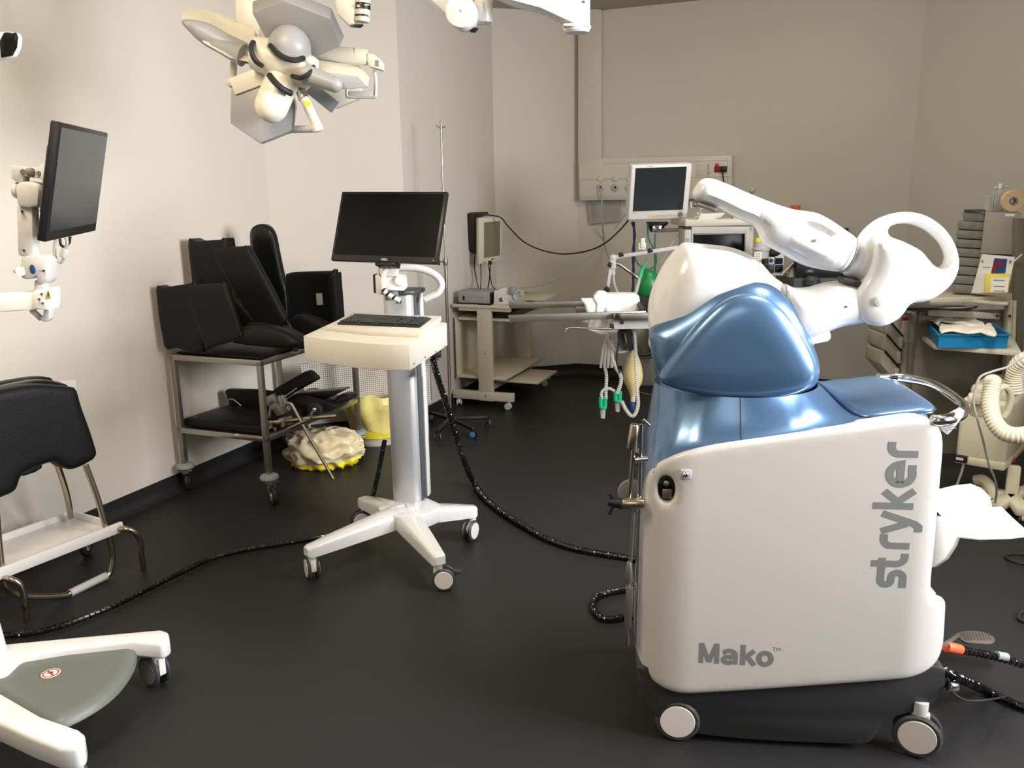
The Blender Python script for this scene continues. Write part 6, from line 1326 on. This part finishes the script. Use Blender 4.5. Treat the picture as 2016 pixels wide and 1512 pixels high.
b = MB(); c = BX.pt(1965, 416, -.12); H_ = BX.pt(1965, 372, -.12).z - c.z; b.lathe([(0, 0), (.03, 0), (.033, .01), (.033, H_ * .7), (.02, H_ * .9), (.012, H_), (0, H_)], T(c), 24); part('bottle', b, 'clear_plastic', mdb)
b = MB(); b.cyl(c + Vector((0, 0, H_)), c + Vector((0, 0, H_ + .03)), .016, .011, bev=.002); b.cyl(c + Vector((-.035, 0, H_ + .005)), c + Vector((.035, 0, H_ + .012)), .006); part('pump_cap', b, 'white_plastic', mdb)
b = MB(); c = BX.pt(1943, 415, -.08); b.lathe([(0, 0), (.02, 0), (.026, .075), (.03, .08), (.03, .084), (0, .084)], T(c), 20); tag(part('plastic_cup', b, 'clear_plastic'), 'small clear plastic cup left of the tape roll', 'cup')

# ================================================================ suction / warming unit on a pedestal at the right edge
vu = thing('hose_unit', 'cream mobile unit with two corrugated hoses on a star base, right edge', 'medical unit', tuple(Zp(1985, 1000, 0)))
B_ = Yp(1978, 920, 3.98); B2 = Vector((B_.x, B_.y)); za = Yp(1978, 928, 3.98).z
dl = Vector((math.cos(math.radians(140)), math.sin(math.radians(140)))); dr_ = Vector((math.cos(math.radians(48)), math.sin(math.radians(48))))
PLN = Pl((B2.x, B2.y), -40)                           # the left face
uL = PLN.uv(1882, 880)[0]; A2 = B2 + Vector((PLN.U.x, PLN.U.y)) * uL
C2 = B2 + dr_ * .45; D2 = A2 + dr_ * .45
zt3 = Yp(1940, 800, 3.95).z
b = MB(); b.prism([tuple(A2), tuple(B2), tuple(C2), tuple(D2)], za + .03, zt3, .02, seg=3); part('body', b, 'beige_plastic', vu)
cc2 = (A2 + B2 + C2 + D2) / 4
b = MB(); b.prism([tuple(cc2 + (p - cc2) * 1.03) for p in (A2, B2, C2, D2)], za, za + .045, .012); part('lower_tray', b, 'beige_plastic', vu)
b = MB(); b.prism([tuple(cc2 + (p - cc2) * .8) for p in (A2, B2, C2, D2)], zt3 - .01, zt3 + .07, .03, seg=3); part('top_housing', b, 'beige_plastic', vu)
VF = FP(3.72)
b = MB(); b.tube([VF.pt(1966, 768, -.1), VF.pt(1976, 762, -.1), VF.pt(1986, 768, -.1), VF.pt(1990, 785, -.1), VF.pt(1984, 808, -.1), VF.pt(1975, 822, -.1)], .016, 10); part('carry_handle', b, 'beige_plastic', vu)
def chose(pts, r, nm='corrugated_hose'): return part(nm, corr([Yp(x, y, Y) for x, y, Y in pts], r, .0018, .014), 'hose_beige', vu)
chose([(1954, 752, 3.75), (1951, 775, 3.73), (1950, 800, 3.70), (1957, 828, 3.66), (1975, 850, 3.62), (2000, 857, 3.58), (2040, 852, 3.55)], .037)
b = MB(); b.sph(Yp(1954, 750, 3.75), .038, 1, 1, .8); part('hose_cuff', b, 'hose_beige', vu)
chose([(1998, 772, 3.85), (1997, 745, 3.85), (2003, 722, 3.83), (2018, 708, 3.8), (2045, 700, 3.78)], .038)
b = MB(); b.tube([Yp(x, y, Y) for x, y, Y in ((2030, 697, 3.7), (2005, 708, 3.7), (1985, 722, 3.7), (1955, 731, 3.7), (1930, 742, 3.7), (1921, 765, 3.7), (1917, 795, 3.7), (1924, 825, 3.7), (1936, 870, 3.72), (1947, 915, 3.75), (1959, 945, 3.8), (1962, 970, 3.85), (1957, 1000, 3.9))], .0055, 8); part('grey_tube', b, 'cable_grey', vu)
b = MB(); b.box((0, 0, 0), (.07, .05, .05), .01, T(Yp(1922, 785, 3.78)) @ Rz(-30)); b.box((0, 0, 0), (.08, .05, .06), .015, T(Yp(1928, 808, 3.8)) @ Rz(-30)); part('hose_bracket', b, 'beige_plastic', vu)
b = MB(); b.sph(PLN.pt(1977, 815, .02), .012, 1, .6, .8); b.sph(Pl((B2.x, B2.y), 48).pt(1995, 906, .005), .014, .8, .6, 1.2); part('red_badge', b, 'red', vu)
b = MB(); b.box((0, 0, 0), (.06, .02, .035), .003, T(PLN.pt(1892, 903, .01)) @ Rz(-40)); psw = part('power_switch', b, 'black_plastic', vu)
b = MB(); b.box((0, 0, 0), (.035, .022, .014), .002, T(PLN.pt(1890, 903, .013)) @ Rz(-40)); part('rocker', b, 'light_grey', psw)
b = MB(); b.tube([PLN.pt(1897, 912, .0), PLN.pt(1893, 930, .0), PLN.pt(1884, 955, .0), PLN.pt(1880, 975, .0)], .006, 8); part('mains_cord', b, 'cable_grey', vu)
pc = Zp(1988, 998, 0)
b = MB(); b.bar((pc.x, pc.y, .05), (pc.x + .01, pc.y + .02, za + .01), .06, .05, .01); part('pedestal', b, 'beige_plastic', vu)
for x, y in ((1922, 965), (1955, 1003), (2016, 1012), (2045, 960)):
    g = Zp(x, y, .05); g0 = Vector((pc.x, pc.y, .055)); d = (Vector((g.x, g.y, .055)) - g0); d = d.normalized() * min(d.length, .34)
    b = MB(); b.bar(g0, g0 + d, .075, .045, .015); part('base_leg', b, 'beige_plastic', vu)
    e = g0 + d; twin_caster(vu, (e.x, e.y, 0), 40, r=.018, wd=.03, stem=.0, body='beige_plastic', tyre='dark_grey', hub='mid_grey', trail=.004)
b = MB(); b.tube([Yp(1921, 946, 4.15), Yp(1935, 945, 4.12), Yp(1950, 960, 4.08), Yp(1957, 985, 4.03)], .028, 10); part('foot_arch', b, 'beige_plastic', vu)

# ================================================================ ceiling-hung surgical light and arms
LF = FP(3.3)
sl_ = thing('surgical_light', 'ceiling-hung surgical light with grey hexagonal petals around a curved hub', 'surgical light', tuple(LF.pt(560, 130)))
def petal(pts, th, n, m='grey_lamp', nm='lamp_petal', tilt=None, rim=None):
    b = MB(); ppoly(b, pts, LF, th, n, .006); o = part(nm, b, m, sl_)
    return o
def zoomc(p): return (340 + p[0] / 4.032, p[1] / 4.032)
def zl(P): return [zoomc(p) for p in P]
def slabp(bottom, top, Y0, Y1, m, nm, mt='lamp_cream'):
    """two outlines (lower face / upper face) joined into one solid"""
    b = MB(); n = len(bottom); A = [FP(Y0[i] if isinstance(Y0, (list, tuple)) else Y0).pt(*p) for i, p in enumerate(bottom)]; B = [FP(Y1[i] if isinstance(Y1, (list, tuple)) else Y1).pt(*p) for i, p in enumerate(top)]
    b.solid([tuple(v) for v in A + B], [tuple(range(n - 1, -1, -1)), tuple(range(n, 2 * n))] + [(i, (i + 1) % n, n + (i + 1) % n, n + i) for i in range(n)], .004); return part(nm, b, m, sl_)
# big upper petal: underside hexagon and rim rising behind it
slabp(zl([(630, 102), (880, 8), (1250, 150), (1332, 372), (1130, 458), (800, 430)]), zl([(630, 10), (900, -90), (1262, 62), (1362, 285), (1160, 400), (820, 330)]), [3.14, 3.08, 3.08, 3.18, 3.24, 3.20], [3.20, 3.14, 3.14, 3.24, 3.30, 3.26], 'grey_lamp', 'lamp_petal')
# long left petal
slabp(zl([(62, 152), (262, 172), (640, 372), (690, 515), (450, 460), (250, 345)]), zl([(80, 72), (290, 66), (650, 235), (700, 420), (460, 350), (270, 240)]), [3.32, 3.36, 3.26, 3.2, 3.16, 3.2], [3.36, 3.42, 3.34, 3.28, 3.24, 3.26], 'lamp_cream', 'lamp_petal')
b = MB(); b.inflate(spl([Vector(p) for p in LF.uvs(zl([(62, 155), (270, 178), (450, 275), (640, 370), (690, 512), (520, 488), (380, 430), (230, 345), (130, 250)]), .06)], 3), .05, .04, .02, M=LF.M(.06), h=.012); part('petal_underside', b, 'grey_lamp', sl_)
# right petal
slabp(zl([(1130, 552), (1470, 605), (1552, 692), (1400, 712), (1240, 695), (1120, 640)]), zl([(1115, 470), (1482, 520), (1568, 618), (1420, 640), (1240, 610), (1110, 560)]), [3.2, 3.24, 3.2, 3.1, 3.08, 3.12], [3.26, 3.32, 3.28, 3.18, 3.14, 3.18], 'lamp_cream', 'lamp_petal')
b = MB(); ppoly(b, zl([(1135, 556), (1470, 608), (1548, 690), (1400, 708), (1250, 690), (1150, 610)]), LF, .006, .235, .001); part('petal_underside', b, 'grey_lamp', sl_)
# lower left petal facing the viewer
b = MB(); ppoly(b, zl([(462, 700), (455, 975), (690, 1138), (935, 1040), (966, 830), (940, 745), (765, 598)]), LF, .05, .10, .004); part('lamp_petal', b, 'grey_lamp', sl_)
b = MB(); b.bar(LF.pt(*zoomc((475, 690)), .10), LF.pt(*zoomc((745, 590)), .10), .016, .06, .003); part('petal_rim', b, 'lamp_cream', sl_)
# rear right petal
b = MB(); ppoly(b, zl([(1085, 700), (1290, 858), (1480, 780), (1500, 700), (1300, 640), (1100, 620)]), LF, .04, -.12, .003); part('lamp_petal', b, 'lamp_cream', sl_)
b = MB(); b.bar(LF.pt(*zoomc((1085, 690)), -.10), LF.pt(*zoomc((1290, 855)), -.10), .012, .05, .002); part('petal_edge', b, 'mid_grey', sl_)
# hub
b = MB(); b.tube([LF.pt(*zoomc(p), .14) for p in ((640, 420), (760, 450), (900, 500), (1010, 545), (1110, 590))], lambda t: .055 + .012 * math.sin(PI * t), 18, k=5); b.tube([LF.pt(*zoomc(p), .10) for p in ((980, 540), (940, 600), (880, 640), (850, 690))], .058, 16); part('lamp_hub', b, 'lamp_cream', sl_)
b = MB(); ppoly(b, zl([(645, 350), (720, 336), (768, 362), (700, 385)]), LF, .03, .19, .002); ppoly(b, zl([(1040, 462), (1085, 456), (1120, 520), (1090, 535)]), LF, .03, .2, .002); part('hub_cap', b, 'light_grey', sl_)
# handle domes
def capsule(p, q, r0, r1, n0, n1, nm, m, flat=None):
    P, Q = LF.pt(*zoomc(p), n0), LF.pt(*zoomc(q), n1); L = (Q - P).length; b = MB(); k = 8
    prof = [(0, -0.0), (r0, 0)] + [(r1 + (r0 - r1) * (1 - (L - r1) / L * 1), L - r1)] * 0 + [(r1 * math.cos(PI / 2 * i / k) , L - r1 + r1 * math.sin(PI / 2 * i / k)) for i in range(k + 1)]
    b.lathe(prof, T(P) @ (Q - P).normalized().to_track_quat('Z', 'Y').to_matrix().to_4x4(), 28); return part(nm, b, m, sl_)
capsule((925, 400), (955, 212), .080, .074, .16, .20, 'lamp_dome', 'grey_lamp')
capsule((870, 640), (735, 955), .060, .058, .14, .20, 'lamp_dome', 'lamp_cream')
capsule((1060, 590), (1340, 690), .034, .026, .22, .26, 'lamp_dome', 'grey_lamp')
capsule((560, 440), (300, 340), .040, .020, .10, .08, 'lamp_dome', 'grey_lamp')
def band(P, r, n): b = MB(); b.tube([LF.pt(*zoomc(p), nn + .03) for p, nn in zip(P, n)], r, 8, k=6); part('rubber_band', b, 'black_rubber', sl_)
band([(640, 335), (622, 380), (635, 440), (665, 490), (705, 520)], .009, [.16, .21, .22, .21, .17]); band([(775, 362), (830, 420), (900, 462), (970, 478), (1038, 462)], .0095, [.2, .235, .25, .245, .2])
band([(950, 605), (1010, 618), (1060, 600), (1100, 570), (1118, 532)], .0085, [.18, .22, .23, .22, .18]); band([(768, 598), (810, 650), (870, 705), (942, 742)], .011, [.17, .205, .21, .18])
# handle, tube and supports
b = MB(); b.cyl(LF.pt(*zoomc((1010, 700)), .10), LF.pt(*zoomc((1045, 790)), .12), .019, bev=.002); part('handle_collar', b, 'chrome', sl_)
b = MB(); b.cyl(LF.pt(*zoomc((1042, 780)), .12), LF.pt(*zoomc((1142, 990)), .12), .0175); b.cyl(LF.pt(*zoomc((1140, 985)), .12), LF.pt(*zoomc((1158, 1045)), .12), .020, bev=.004); hn = part('sterile_handle', b, 'lamp_cream', sl_)
b = MB(); b.cyl(LF.pt(*zoomc((1072, 825)), .128), LF.pt(*zoomc((1072, 825)), .138), .011); part('yellow_sticker', b, 'yellow', hn)
b = MB(); b.cyl(LF.pt(*zoomc((900, 1030)), .06), LF.pt(*zoomc((1130, 1022)), .12), .013); part('handle_arm', b, 'light_grey', sl_)
b = MB(); b.cyl(LF.pt(*zoomc((1100, 415)), .0), LF.pt(*zoomc((1545, 455)), .0), .029, bev=.003); b.cyl(LF.pt(*zoomc((1452, 440)), .0), LF.pt(*zoomc((1462, 441)), .0), .0295); a_ = part('side_arm', b, 'lamp_cream', sl_)
b = MB(); ppoly(b, zl([(1540, 410), (1600, 430), (1670, 490), (1668, 560), (1560, 530), (1535, 480)]), LF, .05, .02, .008); part('arm_end', b, 'lamp_cream', sl_)
b = MB(); ppoly(b, zl([(1608, 475), (1636, 480), (1634, 530), (1606, 522)]), LF, .002, .0215); part('end_label', b, 'mid_grey', sl_)
b = MB(); q = [LF.pt(*zoomc(p), -.02) for p in ((1600, 560), (1612, 640), (1608, 755), (1590, 768), (1400, 768), (1384, 750), (1384, 700))]; b.tube(q, .007, 8, k=3); b.bar(LF.pt(*zoomc((1400, 745)), -.02), LF.pt(*zoomc((1590, 745)), -.02), .012, .02, .002); part('side_grip', b, 'light_grey', sl_)
b = MB()
b.cyl(LF.pt(*zoomc((485, 480)), -.02), LF.pt(*zoomc((478, 640)), -.02), .013); b.sph(LF.pt(*zoomc((470, 655)), -.02), .020); b.cyl(LF.pt(*zoomc((470, 655)), -.02), LF.pt(*zoomc((560, 640)), .05), .012); part('rear_strut', b, 'lamp_cream', sl_)
b = MB(); ppoly(b, zl([(490, -60), (700, -60), (690, 300), (660, 300), (600, 240), (495, 165)]), LF, .09, -.06, .01); tpz = LF.pt(470, -10, -.1); b.cyl((tpz.x + .04, tpz.y, tpz.z), (tpz.x + .04, tpz.y, CEIL), .045); part('ceiling_arm', b, 'lamp_cream', sl_)
# second arm with black band
a2 = thing('label_arm', 'cream ceiling arm end with black-labelled cylinder right of the surgical light', 'ceiling arm', tuple(LF.pt(700, 20)))
b = MB(); ppoly(b, zl([(1260, -80), (1460, -80), (1455, 100), (1440, 185), (1405, 210), (1300, 110)]), LF, .07, -.1, .012); c = LF.pt(680, -10, -.14); b.cyl(c, (c.x, c.y, CEIL), .04); part('arm_body', b, 'lamp_cream', a2)
b = MB(); b.cyl(LF.pt(715, -15, -.12), LF.pt(713, 44, -.12), .029, bev=.004); part('cylinder', b, 'lamp_cream', a2)
b = MB(); b.cyl(LF.pt(714, 7, -.12), LF.pt(714, 20, -.12), .0297); b.cyl(LF.pt(713, 30, -.12), LF.pt(713, 34, -.12), .0297); ppoly(b, zl([(1440, 188), (1510, 190), (1480, 214), (1425, 208)]), LF, .03, -.09, .003); bl_ = part('black_band', b, 'black_plastic', a2)
b = MB(); pbox(b, 703, 9, 708, 14, LF, .001, -.0895); pbox(b, 717, 8, 727, 11, LF, .001, -.0895); part('band_print', b, 'light_grey', bl_)
# third arm
def z2(P): return [(780 + x / 3.877, y / 3.877) for x, y in P]
AF3 = FP(2.9)
a3 = thing('elbow_arm', 'white ceiling arm elbow with round joint cover, middle of the top edge', 'ceiling arm', tuple(AF3.pt(910, 30)))
b = MB(); ppoly(b, z2([(200, -60), (480, -60), (560, 30), (500, 150), (440, 165)]), AF3, .08, -.02, .01); c = AF3.pt(850, -15, -.06); b.cyl(c, (c.x, c.y, CEIL), .04); part('arm_body', b, 'white_plastic', a3)
b = MB(); c = AF3.pt(*z2([(525, 128)])[0], -.05); b.cyl(c, c + Vector((-.01, -.09, .0)), .05, bev=.006, seg=36); dc = part('joint_disc', b, 'white_plastic', a3)
b = MB(); b.cyl(c + Vector((-.01, -.09, 0)), c + Vector((-.0105, -.0915, 0)), .003); part('disc_screw', b, 'mid_grey', dc)
b = MB(); b.cyl(AF3.pt(*z2([(665, -60)])[0], -.04), AF3.pt(*z2([(668, 178)])[0], -.04), .030, bev=.006); b.cyl(AF3.pt(*z2([(600, 90)])[0], -.04), AF3.pt(*z2([(665, 90)])[0], -.04), .04); part('arm_drop', b, 'white_plastic', a3)
b = MB(); ppoly(b, z2([(585, 205), (628, 212), (600, 240), (560, 236)]), AF3, .03, -.02, .003); part('end_stop', b, 'black_plastic', a3)
# fourth arm
AF4 = FP(2.8)
a4 = thing('wedge_arm', 'large white wedge-shaped ceiling arm ending in a round boss, right of the elbow arm', 'ceiling arm', tuple(AF4.pt(1130, 40)))
b = MB(); ppoly(b, z2([(700, -80), (1481, -80), (1481, 200), (1276, 200), (1276, 175), (1345, 172), (1250, 130), (1100, 60), (890, 5)]), AF4, .09, 0, .012, 0); c = AF4.pt(1080, -20, -.05); b.cyl(c, (c.x, c.y, CEIL), .05); part('arm_body', b, 'white_gloss', a4)
b = MB(); p = AF4.pt(*z2([(1378, 190)])[0], -.045); q = AF4.pt(*z2([(1378, 246)])[0], -.045); b.cyl(q, p, .043, .046, bev=.008, seg=36); part('round_boss', b, 'white_gloss', a4)
b = MB(); b.cyl(q + Vector((0, 0, -.002)), q + Vector((0, 0, .004)), .037); part('boss_underside', b, 'light_grey', a4)
b = MB(); b.cyl(AF4.pt(*z2([(1432, 14)])[0], 0), AF4.pt(*z2([(1432, 14)])[0], .003), .004); part('arm_screw', b, 'dull_steel', a4)
